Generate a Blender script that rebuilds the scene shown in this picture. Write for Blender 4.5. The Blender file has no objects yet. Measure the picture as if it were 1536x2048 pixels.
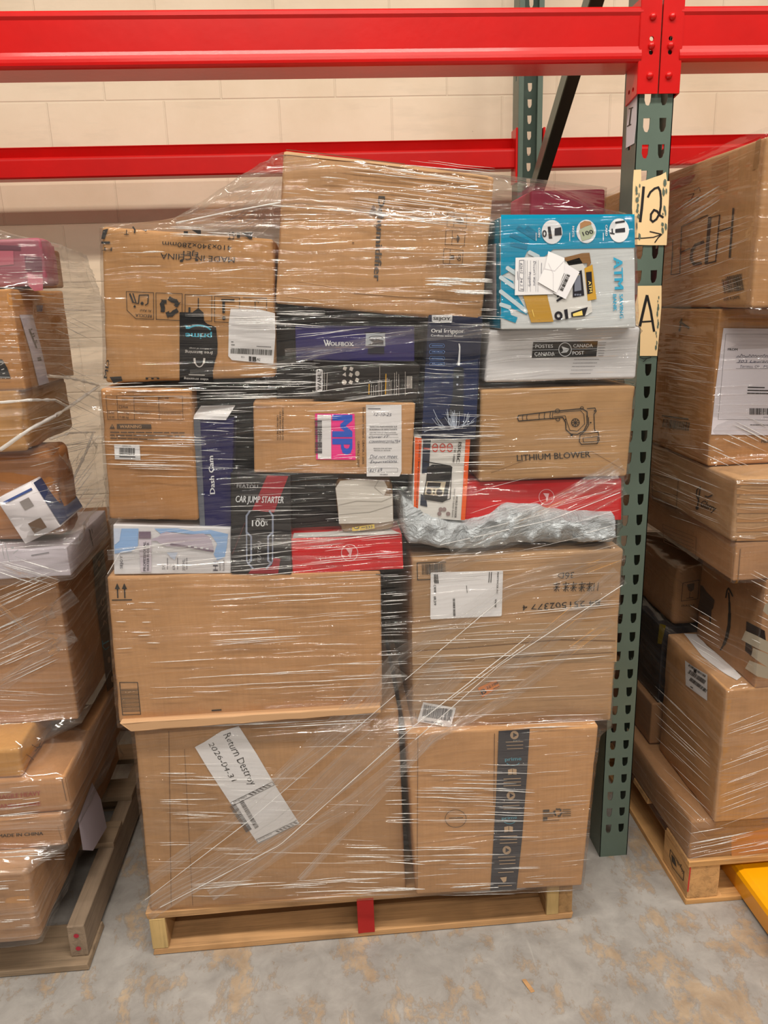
import bpy, bmesh, math, random
import numpy as np
from mathutils import Vector, Matrix
from mathutils import noise as mnoise
random.seed(7)
scene = bpy.context.scene
COL = scene.collection
PI = math.pi

# ------------------------------------------------------------------ camera
F_PX = 1535.162
CAM = np.array([-.7139, -1.7183, 1.4759])
PITCH, YAW, ROLL = .2679, .069, -.0323
_F = np.array([math.sin(YAW)*math.cos(PITCH), math.cos(YAW)*math.cos(PITCH), -math.sin(PITCH)])
_r0 = np.array([math.cos(YAW), -math.sin(YAW), 0.0]); _u0 = np.cross(_r0, _F)
_R = _r0*math.cos(ROLL) + _u0*math.sin(ROLL)
_U = -_r0*math.sin(ROLL) + _u0*math.cos(ROLL)
cam_data = bpy.data.cameras.new('camera')
cam_data.sensor_fit = 'VERTICAL'; cam_data.sensor_height = 36.0
cam_data.lens = 36.0*F_PX/2048.0
cam_data.clip_start = .02; cam_data.clip_end = 60
cam = bpy.data.objects.new('camera', cam_data); COL.objects.link(cam)
cam.matrix_world = Matrix(((_R[0], _U[0], -_F[0], CAM[0]), (_R[1], _U[1], -_F[1], CAM[1]),
                           (_R[2], _U[2], -_F[2], CAM[2]), (0, 0, 0, 1)))
scene.camera = cam

def at(x, y, X=None, Y=None, Z=None):
    """the point of the plane X=.., Y=.. or Z=.. that the photograph shows at (x, y)"""
    d = _F + _R*(x-768)/F_PX + _U*(1024-y)/F_PX
    a, v = (0, X) if X is not None else (1, Y) if Y is not None else (2, Z)
    p = CAM + d*(v-CAM[a])/d[a]
    return Vector(p)

# ------------------------------------------------------------------ light
world = bpy.data.worlds.new('warehouse_air'); scene.world = world; world.use_nodes = True
bg = world.node_tree.nodes['Background']
bg.inputs[0].default_value = (1.0, .93, .84, 1); bg.inputs[1].default_value = .10

def tube_lamp(x, y, z, lx, ly, power, col=(1, .93, .82)):
    l = bpy.data.lights.new('ceiling_light', 'AREA'); l.shape = 'RECTANGLE'
    l.size = lx; l.size_y = ly; l.energy = power; l.color = col
    o = bpy.data.objects.new('ceiling_light', l); o.location = (x, y, z); COL.objects.link(o)
tube_lamp(-.9, -1.55, 4.6, 2.6, .16, 125)
tube_lamp(1.9, -1.75, 4.6, 2.4, .16, 85)
tube_lamp(-3.6, -1.75, 4.6, 2.4, .16, 45)
tube_lamp(-.5, -4.4, 4.6, 3.2, .09, 140)
tube_lamp(3.4, -4.4, 4.6, 2.4, .09, 60)
tube_lamp(-1.6, -8.0, 4.8, 3.2, .07, 110)

vs = scene.view_settings
vs.view_transform = 'Standard'; vs.look = 'None'; vs.gamma = 1.0; vs.use_curve_mapping = False
vs.exposure = 0.0
scene.cycles.max_bounces = 6; scene.cycles.diffuse_bounces = 3; scene.cycles.glossy_bounces = 3
scene.cycles.transparent_max_bounces = 16
scene.cycles.sample_clamp_indirect = 4.0; scene.cycles.adaptive_threshold = .02

# ------------------------------------------------------------------ materials
def lin(c):
    return tuple(((v/255)/12.92 if v/255 <= .04045 else ((v/255+.055)/1.055)**2.4) for v in c)
MATS = {}
def base(name):
    m = bpy.data.materials.new(name); m.use_nodes = True
    nt = m.node_tree; b = nt.nodes['Principled BSDF']
    return m, nt, b
def flat(name, rgb, rough=.6, metal=0.0, coat=0.0):
    if name in MATS: return MATS[name]
    m, nt, b = base(name)
    b.inputs['Base Color'].default_value = (*lin(rgb), 1)
    b.inputs['Roughness'].default_value = rough
    b.inputs['Metallic'].default_value = metal
    b.inputs['Coat Weight'].default_value = coat
    MATS[name] = m
    return m
def N(nt, t, **k):
    n = nt.nodes.new(t)
    for a, v in k.items(): setattr(n, a, v)
    return n
def coords(nt, scale, kind='Object', loc=(0, 0, 0), rot=(0, 0, 0)):
    tc = N(nt, 'ShaderNodeTexCoord'); mp = N(nt, 'ShaderNodeMapping')
    mp.inputs['Scale'].default_value = scale; mp.inputs['Location'].default_value = loc
    mp.inputs['Rotation'].default_value = rot
    nt.links.new(tc.outputs[kind], mp.inputs[0]); return mp.outputs[0]
def noise_tex(nt, vec, scale=1, detail=2, rough=.5, dist=0):
    n = N(nt, 'ShaderNodeTexNoise'); n.inputs['Scale'].default_value = scale
    n.inputs['Detail'].default_value = detail; n.inputs['Roughness'].default_value = rough
    n.inputs['Distortion'].default_value = dist
    nt.links.new(vec, n.inputs['Vector']); return n.outputs['Fac']
def ramp(nt, fac, stops):
    r = N(nt, 'ShaderNodeValToRGB'); e = r.color_ramp.elements
    while len(e) < len(stops): e.new(.5)
    for i, (p, c) in enumerate(stops):
        e[i].position = p; e[i].color = c if len(c) == 4 else (*c, 1)
    nt.links.new(fac, r.inputs[0]); return r.outputs[0]
def mixc(nt, fac, a, b, mode='MIX'):
    m = N(nt, 'ShaderNodeMix', data_type='RGBA', blend_type=mode)
    for i, v in ((0, fac), (6, a), (7, b)):
        if hasattr(v, 'links') or hasattr(v, 'is_linked'): nt.links.new(v, m.inputs[i])
        else: m.inputs[i].default_value = v if i == 0 else (*v[:3], 1)
    return m.outputs[2]
def mth(nt, op, a, b=None, c=None, clamp=False):
    m = N(nt, 'ShaderNodeMath', operation=op, use_clamp=clamp)
    for i, v in enumerate((a, b, c)):
        if v is None: continue
        if hasattr(v, 'is_linked'): nt.links.new(v, m.inputs[i])
        else: m.inputs[i].default_value = v
    return m.outputs[0]
def bump(nt, h, strength, dist, normal=None):
    n = N(nt, 'ShaderNodeBump'); n.inputs['Strength'].default_value = strength
    n.inputs['Distance'].default_value = dist; nt.links.new(h, n.inputs['Height'])
    if normal is not None: nt.links.new(normal, n.inputs['Normal'])
    return n.outputs[0]

def cardboard(rgb=(202, 158, 114), seed=0, flute='x', wear=.5):
    key = 'cardboard_%s_%s_%s' % (rgb, seed, flute)
    if key in MATS: return MATS[key]
    m, nt, b = base('cardboard')
    c = lin(rgb)
    v = coords(nt, (1, 1, 1), loc=(seed*3.7, seed*1.3, seed*2.1))
    big = noise_tex(nt, v, 5, 4, .6)
    if flute == 'x': fl = coords(nt, (160, 160, 4))     # flutes run upright
    else: fl = coords(nt, (3, 3, 190))
    f = noise_tex(nt, fl, 1, 1, .4)
    fib = noise_tex(nt, coords(nt, (60, 60, 420)), 1, 2, .6)
    dk = tuple(x*.80 for x in c); lt = tuple(min(1, x*1.10) for x in c)
    c1 = ramp(nt, big, [(.3, (*dk, 1)), (.5, (*c, 1)), (.72, (*lt, 1))])
    c2 = mixc(nt, .10, c1, ramp(nt, f, [(.35, (*tuple(x*.62 for x in c), 1)), (.6, (*lt, 1))]))
    c3 = mixc(nt, .10, c2, ramp(nt, fib, [(.3, (*tuple(x*.6 for x in c), 1)), (.7, (*tuple(min(1, x*1.3) for x in c), 1))]))
    nt.links.new(c3, b.inputs['Base Color'])
    b.inputs['Roughness'].default_value = .72
    b.inputs['Specular IOR Level'].default_value = .25
    dents = noise_tex(nt, v, 9, 3, .5)
    n1 = bump(nt, dents, .55*wear, .02)
    n2 = bump(nt, f, .18, .002, n1)
    nt.links.new(n2, b.inputs['Normal'])
    MATS[key] = m; return m

def carton(name, rgb, rough=.32, seed=0, var=.12):
    if name in MATS: return MATS[name]
    m, nt, b = base(name); c = lin(rgb)
    v = coords(nt, (1, 1, 1), loc=(seed, seed*2, 0))
    n = noise_tex(nt, v, 7, 4, .6)
    nt.links.new(ramp(nt, n, [(.3, (*tuple(x*(1-var) for x in c), 1)), (.7, (*tuple(min(1, x*(1+var)) for x in c), 1))]), b.inputs['Base Color'])
    b.inputs['Roughness'].default_value = rough
    nt.links.new(bump(nt, n, .35, .01), b.inputs['Normal'])
    MATS[name] = m; return m

def paint(name, rgb, rough=.3, chip=None, coat=.3):
    if name in MATS: return MATS[name]
    m, nt, b = base(name); c = lin(rgb)
    v = coords(nt, (1, 1, 1)); n = noise_tex(nt, v, 4, 5, .65)
    col = ramp(nt, n, [(.3, (*tuple(x*.88 for x in c), 1)), (.7, (*tuple(min(1, x*1.08) for x in c), 1))])
    if chip:
        ch = noise_tex(nt, coords(nt, (24, 24, 9)), 1, 6, .7)
        col = mixc(nt, mth(nt, 'GREATER_THAN', ch, .69), col, lin(chip))
    nt.links.new(col, b.inputs['Base Color'])
    b.inputs['Roughness'].default_value = rough; b.inputs['Coat Weight'].default_value = coat
    b.inputs['Specular IOR Level'].default_value = .25
    b.inputs['Coat Roughness'].default_value = .12
    nt.links.new(bump(nt, noise_tex(nt, v, 55, 2, .5), .12, .002), b.inputs['Normal'])
    MATS[name] = m; return m

def wood(name, rgb, seed=0, along='x'):
    if name in MATS: return MATS[name]
    m, nt, b = base(name); c = lin(rgb)
    sc = {'x': (3, 60, 60), 'y': (60, 3, 60), 'z': (60, 60, 3)}[along]
    v = coords(nt, sc, loc=(seed, seed, seed)); n = noise_tex(nt, v, 1, 5, .65, .6)
    bl = noise_tex(nt, coords(nt, (6, 6, 6), loc=(seed*5, 0, 0)), 1, 3, .6)
    c1 = ramp(nt, n, [(.28, (*tuple(x*.42 for x in c), 1)), (.5, (*c, 1)), (.75, (*tuple(min(1, x*1.25) for x in c), 1))])
    c2 = mixc(nt, .45, c1, ramp(nt, bl, [(.35, (*tuple(x*.5 for x in c), 1)), (.6, (*tuple(min(1, x*1.1) for x in c), 1))]))
    nt.links.new(c2, b.inputs['Base Color']); b.inputs['Roughness'].default_value = .8
    nt.links.new(bump(nt, n, .5, .004), b.inputs['Normal'])
    MATS[name] = m; return m

def film_mat(name, su=.8, sv=170, haze=.07, amp=.0016, tint=(1, 1, 1), rough=.07, refl=.28):
    """clear stretch film pulled taut into fine ridges along u; milky where layers overlap"""
    if name in MATS: return MATS[name]
    m = bpy.data.materials.new(name); m.use_nodes = True; nt = m.node_tree
    for n in list(nt.nodes): nt.nodes.remove(n)
    out = N(nt, 'ShaderNodeOutputMaterial')
    warp = noise_tex(nt, coords(nt, (2.2, 5.0, 1), 'UV'), 1, 2, .5)
    tc = N(nt, 'ShaderNodeTexCoord'); sep = N(nt, 'ShaderNodeSeparateXYZ'); nt.links.new(tc.outputs['UV'], sep.inputs[0])
    vv = mth(nt, 'ADD', sep.outputs[1], mth(nt, 'MULTIPLY', mth(nt, 'SUBTRACT', warp, .5), .06))
    def streak(ku, kv, det=1.5, off=0):
        cb = N(nt, 'ShaderNodeCombineXYZ')
        nt.links.new(mth(nt, 'MULTIPLY', sep.outputs[0], ku), cb.inputs[0])
        nt.links.new(mth(nt, 'MULTIPLY', vv, kv), cb.inputs[1]); cb.inputs[2].default_value = off
        return noise_tex(nt, cb.outputs[0], 1, det, .55)
    fine = streak(su, sv); mid = streak(su*.8, sv*.33, 1.5, 5)
    sharp = ramp(nt, mid, [(.55, (0, 0, 0)), (.66, (1, 1, 1))])
    zone = noise_tex(nt, coords(nt, (3.0, 9.0, 1), 'UV', loc=(3, 1, 0)), 1, 3, .6)
    zmask = ramp(nt, zone, [(.38, (.12, .12, .12)), (.62, (1, 1, 1))])
    def ridge(n, k):
        return mth(nt, 'POWER', mth(nt, 'SUBTRACT', 1.0, mth(nt, 'MULTIPLY', mth(nt, 'ABSOLUTE', mth(nt, 'SUBTRACT', n, .5)), 2.0)), k)
    rd1 = ridge(streak(su*.35, sv*.30, 0, 11), 9); rd2 = ridge(streak(su*.5, sv*.62, 0, 17), 6)
    h = mth(nt, 'ADD', mth(nt, 'MULTIPLY', fine, .30), mth(nt, 'MULTIPLY', mid, .8))
    h = mth(nt, 'ADD', h, mth(nt, 'ADD', mth(nt, 'MULTIPLY', rd1, .40), mth(nt, 'MULTIPLY', rd2, .16)))
    h = mth(nt, 'MULTIPLY', h, zmask)
    sharp = mth(nt, 'MAXIMUM', sharp, rd1)
    nrm = bump(nt, h, 1.0, amp*4.5)
    gl = N(nt, 'ShaderNodeBsdfGlossy'); gl.inputs['Roughness'].default_value = rough
    nt.links.new(nrm, gl.inputs['Normal'])
    tr = N(nt, 'ShaderNodeBsdfTransparent'); tr.inputs[0].default_value = (*tint, 1)
    df = N(nt, 'ShaderNodeBsdfDiffuse'); df.inputs[0].default_value = (.86, .84, .82, 1)
    tl = N(nt, 'ShaderNodeBsdfTranslucent'); tl.inputs[0].default_value = (.8, .78, .76, 1)
    nt.links.new(nrm, df.inputs['Normal'])
    hz = N(nt, 'ShaderNodeMixShader'); hz.inputs[0].default_value = .35
    nt.links.new(df.outputs[0], hz.inputs[1]); nt.links.new(tl.outputs[0], hz.inputs[2])
    hf = mth(nt, 'MULTIPLY', mth(nt, 'ADD', mth(nt, 'MULTIPLY', sharp, .9), .35), haze, clamp=True)
    hf = mth(nt, 'MULTIPLY', hf, mth(nt, 'ADD', zmask, .3))
    m1 = N(nt, 'ShaderNodeMixShader'); nt.links.new(hf, m1.inputs[0])
    nt.links.new(tr.outputs[0], m1.inputs[1]); nt.links.new(hz.outputs[0], m1.inputs[2])
    lw = N(nt, 'ShaderNodeLayerWeight'); lw.inputs['Blend'].default_value = .25
    nt.links.new(nrm, lw.inputs['Normal'])
    rf = mth(nt, 'ADD', mth(nt, 'MULTIPLY', lw.outputs['Fresnel'], refl), .06, clamp=True)
    rf = mth(nt, 'MINIMUM', rf, .35)
    m2 = N(nt, 'ShaderNodeMixShader'); nt.links.new(rf, m2.inputs[0])
    nt.links.new(m1.outputs[0], m2.inputs[1]); nt.links.new(gl.outputs[0], m2.inputs[2])
    nt.links.new(m2.outputs[0], out.inputs[0])
    MATS[name] = m; return m

BLACK = flat('black_print', (38, 35, 33), .6)
WHITEP = flat('white_paper', (232, 230, 232), .55)
WHITE = flat('white_print', (232, 234, 238), .5)

# ------------------------------------------------------------------ building helpers
def mesh_obj(name, verts, faces, mats, parent=None, loc=(0, 0, 0), smooth=False, uvs=None, fm=None):
    me = bpy.data.meshes.new(name); L = Vector(loc)
    me.from_pydata([tuple(Vector(v)-L) for v in verts], [], faces)
    if not isinstance(mats, (list, tuple)): mats = [mats]
    for m in mats: me.materials.append(m)
    if fm:
        for p, i in zip(me.polygons, fm): p.material_index = i
    if smooth:
        for p in me.polygons: p.use_smooth = True
    if uvs is not None:
        ul = me.uv_layers.new(name='UVMap')
        for lp in me.loops: ul.data[lp.index].uv = uvs[lp.vertex_index]
    me.update()
    o = bpy.data.objects.new(name, me); COL.objects.link(o)
    if parent is not None: o.parent = parent
    else: o.location = L
    return o
def wloc(o):
    l = Vector((0, 0, 0))
    while o is not None: l = l + o.location; o = o.parent
    return l
def child(name, verts, faces, mats, parent, **k):
    """a part: vertices are given in world space and stored relative to the thing"""
    o = mesh_obj(name, verts, faces, mats, parent=parent, loc=wloc(parent), **k)
    return o
def tag(o, label, cat, group=None, kind=None):
    if label: o['label'] = label
    if cat: o['category'] = cat
    if group: o['group'] = group
    if kind: o['kind'] = kind
    return o
def empty(name, loc, label, cat, group=None):
    o = bpy.data.objects.new(name, None); COL.objects.link(o); o.location = loc
    o.empty_display_size = .05
    return tag(o, label, cat, group)

def boxmesh(x0, x1, y0, y1, z0, z1, bev=0.0, seg=2):
    bm = bmesh.new(); bmesh.ops.create_cube(bm, size=1)
    for v in bm.verts:
        v.co = Vector(((x0+x1)/2+v.co.x*(x1-x0), (y0+y1)/2+v.co.y*(y1-y0), (z0+z1)/2+v.co.z*(z1-z0)))
    if bev > 0:
        bmesh.ops.bevel(bm, geom=bm.edges[:], offset=bev, segments=seg, affect='EDGES', profile=.6)
    bm.verts.ensure_lookup_table()
    vs_ = [v.co.copy() for v in bm.verts]; idx = {v: i for i, v in enumerate(bm.verts)}
    fs = [[idx[v] for v in f.verts] for f in bm.faces]
    bm.free(); return vs_, fs
def merge(*ms):
    V, Fc = [], []
    for v, f in ms:
        o = len(V); V += list(v); Fc += [[i+o for i in q] for q in f]
    return V, Fc

def soft_box(front, depth, r=.006, wear=.0015, n=9, seed=0, bulge=0.0, dvec=None):
    """front: TL,TR,BR,BL world points; goes back by depth. Rounded, slightly crushed edges."""
    TL, TR, BR, BL = [Vector(p) for p in front]
    D = Vector(dvec) if dvec else Vector((0, depth, 0))
    w = ((TR-TL).length+(BR-BL).length)/2; h = ((TL-BL).length+(TR-BR).length)/2; d = D.length
    r = min(r*.62, w*.25, h*.25, d*.25); wear = wear*.6
    def ticks(L):
        t = [0, r*.3, r*.7, r, r*1.5]
        m = max(2, int(n*max(.4, min(1, L/.25))))
        t += [r*1.5+(L-3*r)*i/m for i in range(1, m)]
        return t+[L-r*1.5, L-r, L-r*.7, L-r*.3, L]
    X, Y, Zt = ticks(w), ticks(d), ticks(h)
    verts, index, faces = [], {}, []
    def vert(i, j, k):
        key = (i, j, k)
        if key in index: return index[key]
        p = Vector((X[i], Y[j], Zt[k]))
        q = Vector((min(max(p.x, r), w-r), min(max(p.y, r), d-r), min(max(p.z, r), h-r)))
        o = p-q; nout = sum(1 for c in o if abs(c) > 1e-9)
        if nout > 1: p = q+o.normalized()*r
        edge = sum(1 for c, L in ((p.x, w), (p.y, d), (p.z, h)) if c < r*1.2 or c > L-r*1.2)
        if edge >= 2:
            nz = Vector((mnoise.noise(Vector((p.x*22, p.y*22, p.z*22+seed*7))), mnoise.noise(Vector((p.x*22+9, p.y*22, p.z*22+seed*7))), mnoise.noise(Vector((p.x*22, p.y*22+5, p.z*22+seed*7)))))
            inward = (Vector((w/2, d/2, h/2))-p).normalized()
            p = p+nz*wear*1.5+inward*abs(nz.x)*wear*2
        elif bulge:
            a, b, c = p.x/w, p.y/d, p.z/h
            if edge == 1:
                if p.y < r or p.y > d-r: p.y += (-1 if p.y < r else 1)*bulge*math.sin(PI*a)*math.sin(PI*c)
                elif p.x < r or p.x > w-r: p.x += (-1 if p.x < r else 1)*bulge*math.sin(PI*b)*math.sin(PI*c)
        a, b, c = p.x/w, p.y/d, p.z/h
        P = (BL*(1-a)+BR*a)*(1-c)+(TL*(1-a)+TR*a)*c+D*b
        index[key] = len(verts); verts.append(P); return index[key]
    nx, ny, nz_ = len(X)-1, len(Y)-1, len(Zt)-1
    for i in range(nx):
        for k in range(nz_):
            faces.append([vert(i, 0, k), vert(i+1, 0, k), vert(i+1, 0, k+1), vert(i, 0, k+1)])
            faces.append([vert(i, ny, k+1), vert(i+1, ny, k+1), vert(i+1, ny, k), vert(i, ny, k)])
        for j in range(ny):
            faces.append([vert(i, j, nz_), vert(i+1, j, nz_), vert(i+1, j+1, nz_), vert(i, j+1, nz_)])
            faces.append([vert(i, j+1, 0), vert(i+1, j+1, 0), vert(i+1, j, 0), vert(i, j, 0)])
    for j in range(ny):
        for k in range(nz_):
            faces.append([vert(0, j+1, k), vert(0, j, k), vert(0, j, k+1), vert(0, j+1, k+1)])
            faces.append([vert(nx, j, k), vert(nx, j+1, k), vert(nx, j+1, k+1), vert(nx, j, k+1)])
    return verts, faces

# ---- lettering: Blender's built-in font turned into flat print
_TC = {}
def text_geo(s, bold=0.0, shear=0.0):
    bold = min(bold, 0.0); k = (s, bold, shear)
    if k in _TC: return _TC[k]
    cu = bpy.data.curves.new('t', 'FONT'); cu.body = s; cu.size = 1; cu.offset = bold; cu.shear = shear
    cu.resolution_u = 2; cu.fill_mode = 'FRONT'
    ob = bpy.data.objects.new('t', cu); COL.objects.link(ob)
    me = bpy.data.meshes.new_from_object(ob)
    v = [(p.co.x, p.co.y) for p in me.vertices]; f = [list(p.vertices) for p in me.polygons]
    bpy.data.objects.remove(ob); bpy.data.curves.remove(cu); bpy.data.meshes.remove(me)
    if not v: v = [(0, 0), (1, 0), (1, 1)]; f = []
    xs = [p[0] for p in v]; x0, x1 = min(xs), max(xs)
    v = [((x-x0)/max(1e-6, x1-x0), y/.73) for x, y in v]
    _TC[k] = (v, f, max(1e-6, x1-x0)); return _TC[k]

SPLIT = {'torn_black_tape', 'masking_tape', 'paint_scuff', 'printed_picture', 'round_picture', 'packing_tape', 'crease', 'tape_strip', 'machine_gold', 'pressed_fold'}
class Ink:
    """flat print or paper on one face of a thing; pixel coordinates through a zoom transform"""
    reg = {}
    def __init__(s, parent, name, mat, plane, off=.001, M=(0, 0, 1)):
        s.parent, s.name, s.mat, s.plane, s.off, s.M = parent, name, mat, plane, off, M
        s.V, s.F = [], []
        Ink.all.append(s)
    def w(s, x, y):
        X = s.M[0]+x*s.M[2]; Y = s.M[1]+y*s.M[2]
        k, v, sg = s.plane
        if k == 'X': return at(X, Y, X=v+sg*s.off)
        if k == 'Y': return at(X, Y, Y=v-s.off)
        return at(X, Y, Z=v+s.off)
    def poly(s, pts):
        s.off += 6e-6; o = len(s.V); s.V += [s.w(*p) for p in pts]; s.F.append(list(range(o, o+len(pts)))); return s
    def line(s, pts, wd, closed=False):
        if closed: pts = list(pts)+[pts[0]]
        for (x0, y0), (x1, y1) in zip(pts[:-1], pts[1:]):
            L = math.hypot(x1-x0, y1-y0)
            if L < 1e-6: continue
            ux, uy = (x1-x0)/L*wd/2, (y1-y0)/L*wd/2
            s.poly([(x0-ux*.6+uy, y0-uy*.6-ux), (x1+ux*.6+uy, y1+uy*.6-ux), (x1+ux*.6-uy, y1+uy*.6+ux), (x0-ux*.6-uy, y0-uy*.6+ux)])
        return s
    def arc(s, cx, cy, rx, ry, a0, a1, wd, n=16):
        return s.line([(cx+rx*math.cos(a0+(a1-a0)*i/n), cy+ry*math.sin(a0+(a1-a0)*i/n)) for i in range(n+1)], wd)
    def disc(s, cx, cy, rx, ry=None, n=20):
        ry = ry or rx
        return s.poly([(cx+rx*math.cos(2*PI*i/n), cy+ry*math.sin(2*PI*i/n)) for i in range(n)])
    def text(s, t, p0, p1, h, bold=0.0, shear=0.0):
        v, f, wid = text_geo(t, bold*.55, shear)
        if bold > .009:                      # bold: struck three times, a hair apart
            for e in (-1, 1):
                s._text(t, [(a+e*bold*.75/wid, b) for a, b in v], f, p0, p1, h)
        return s._text(t, v, f, p0, p1, h)
    def _text(s, t, v, f, p0, p1, h):
        s.off += 8e-6
        if s.name == 'handwriting':
            n_ = max(1, len(t)); q = len(t)*1.7
            v = [(a+.16/n_*mnoise.noise(Vector((a*n_*1.1, b*1.5, q))), b*(1+.28*mnoise.noise(Vector((a*n_*.45, 3, q))))+.15*mnoise.noise(Vector((a*n_*.7, b*1.2, q+9)))) for a, b in v]
        dx, dy = p1[0]-p0[0], p1[1]-p0[1]; L = math.hypot(dx, dy); ux, uy = dy/L*h, -dx/L*h
        o = len(s.V); s.V += [s.w(p0[0]+a*dx+b*ux, p0[1]+a*dy+b*uy) for a, b in v]
        s.F += [[i+o for i in q] for q in f]; return s
    def bars(s, p0, p1, h, n=30, seed=1, fill=.5):
        """barcode: bars across the p0-p1 direction, h tall"""
        rnd = random.Random(seed); dx, dy = p1[0]-p0[0], p1[1]-p0[1]; L = math.hypot(dx, dy)
        ux, uy = dy/L*h, -dx/L*h; t = 0
        ws = [(rnd.choice((1, 1, 2, 3)), rnd.choice((1, 1, 2))) for _ in range(n)]
        tot = sum(a+b for a, b in ws)
        for a, b in ws:
            t0, t1 = t/tot, (t+a)/tot; t += a+b
            P = lambda q, e: (p0[0]+q*dx+e*ux, p0[1]+q*dy+e*uy)
            s.poly([P(t0, 0), P(t1, 0), P(t1, 1), P(t0, 1)])
        return s
    def scrawl(s, p0, p1, h, wd, seed=0, n=26):
        """an illegible run of small writing"""
        rnd = random.Random(seed); dx, dy = p1[0]-p0[0], p1[1]-p0[1]; L = math.hypot(dx, dy); ux, uy = dy/L, -dx/L
        pts = []
        for i in range(n+1):
            q = i/n; e = rnd.uniform(-.1, 1)*h*(1 if i % 2 else .25)
            pts.append((p0[0]+q*dx+e*ux+rnd.uniform(-.3, .3)*L/n, p0[1]+q*dy+e*uy))
        return s.line(pts, wd)
    def words(s, p0, p1, h, wd, seed=0):
        """a line of tiny print: short dashes the length of words"""
        rnd = random.Random(seed); t = 0
        while t < 1:
            a = rnd.uniform(.04, .13); q = min(1, t+a)
            P = lambda q: (p0[0]+(p1[0]-p0[0])*q, p0[1]+(p1[1]-p0[1])*q)
            s.line([P(t), P(q)], h); t = q+rnd.uniform(.015, .03)
        return s
    def build(s):
        if not s.V: return None
        par = s.parent() if callable(s.parent) else s.parent
        if s.name in SPLIT and len(s.F) > 1:
            for q in s.F: s.obj = child(s.name, [s.V[i] for i in q], [list(range(len(q)))], s.mat, par)
            return s.obj
        s.obj = child(s.name, s.V, s.F, s.mat, par)
        return s.obj
Ink.all = []
def ink(parent, name, mat, plane, layer=1, M=(0, 0, 1)):
    return Ink(parent, name, mat, plane, .0006+.0005*layer, M)
def build_inks():
    for i in Ink.all: i.build()
    Ink.all.clear()
def sub(inkobj):
    """parent resolver so that lettering sits on its label"""
    return lambda: inkobj.obj

c1 = (180, 280, .26042); c2 = (540, 280, .29948); c3 = (940, 380, .26042); c4 = (180, 740, .27344)
c5 = (480, 620, .24740); c6 = (800, 620, .32552); c7 = (440, 920, .27344)
l1 = (0, 400, .24414); l2 = (0, 860, .29297); l3 = (0, 1400, .31628); r4 = (1160, 0, .24479); r5 = (1260, 280, .23430)
r6 = (1240, 600, .29307); r7 = (1240, 1100, .3905)
e1 = (200, 1080, .40365); e2 = (780, 1080, .33854); e3 = (240, 1420, .39063); e4 = (780, 1420, .33854)
g3 = (0, 920, .14974); g4 = (0, 1420, .15625); g5 = (1260, 1080, .17969); g6 = (1300, 1560, .15365)
g1 = (0, 420, .14323); g2 = (0, 680, .15625)

MAIN, LEFT, RIGHT = [], [], []      # footprints for the film: (xy points, z0, z1)
def foot(pile, verts):
    zs = [v.z for v in verts]
    fr, dy = verts[:4], (verts[4]-verts[0])
    def pts(z):
        z = min(max(z, min(zs)+1e-4), max(zs)-1e-4); xs = []
        for a, b in zip(fr, fr[1:]+fr[:1]):
            if (a.z-z)*(b.z-z) <= 0 and abs(a.z-b.z) > 1e-7: t = (z-a.z)/(b.z-a.z); xs.append(a.lerp(b, t))
        out = []
        for p in xs: out += [(p.x, p.y), (p.x+dy.x, p.y+dy.y)]
        return out
    pile.append((pts, min(zs), max(zs)))
def px_box(name, label, cat, quad, Y, depth, mat, pile=None, group=None, **k):
    fr = [at(x, y, Y=Y) for x, y in quad]
    v, f = soft_box(fr, depth, **k)
    b = (fr[2]+fr[3])/2+Vector((0, depth/2, 0))
    o = mesh_obj(name, v, f, mat, loc=b, smooth=True)
    D = Vector((0, depth, 0))
    if pile is not None: foot(pile, fr+[p+D for p in fr])
    return tag(o, label, cat, group)
def w_box(name, label, cat, x0, x1, y0, y1, z0, z1, mat, pile=None, group=None, dvec=None, **k):
    fr = [Vector((x0, y0, z1)), Vector((x1, y0, z1)), Vector((x1, y0, z0)), Vector((x0, y0, z0))]
    v, f = soft_box(fr, y1-y0, dvec=dvec, **k)
    o = mesh_obj(name, v, f, mat, loc=((x0+x1)/2, (y0+y1)/2, z0), smooth=True)
    D = Vector(dvec) if dvec else Vector((0, y1-y0, 0))
    if pile is not None: foot(pile, fr+[p+D for p in fr])
    return tag(o, label, cat, group)
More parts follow.
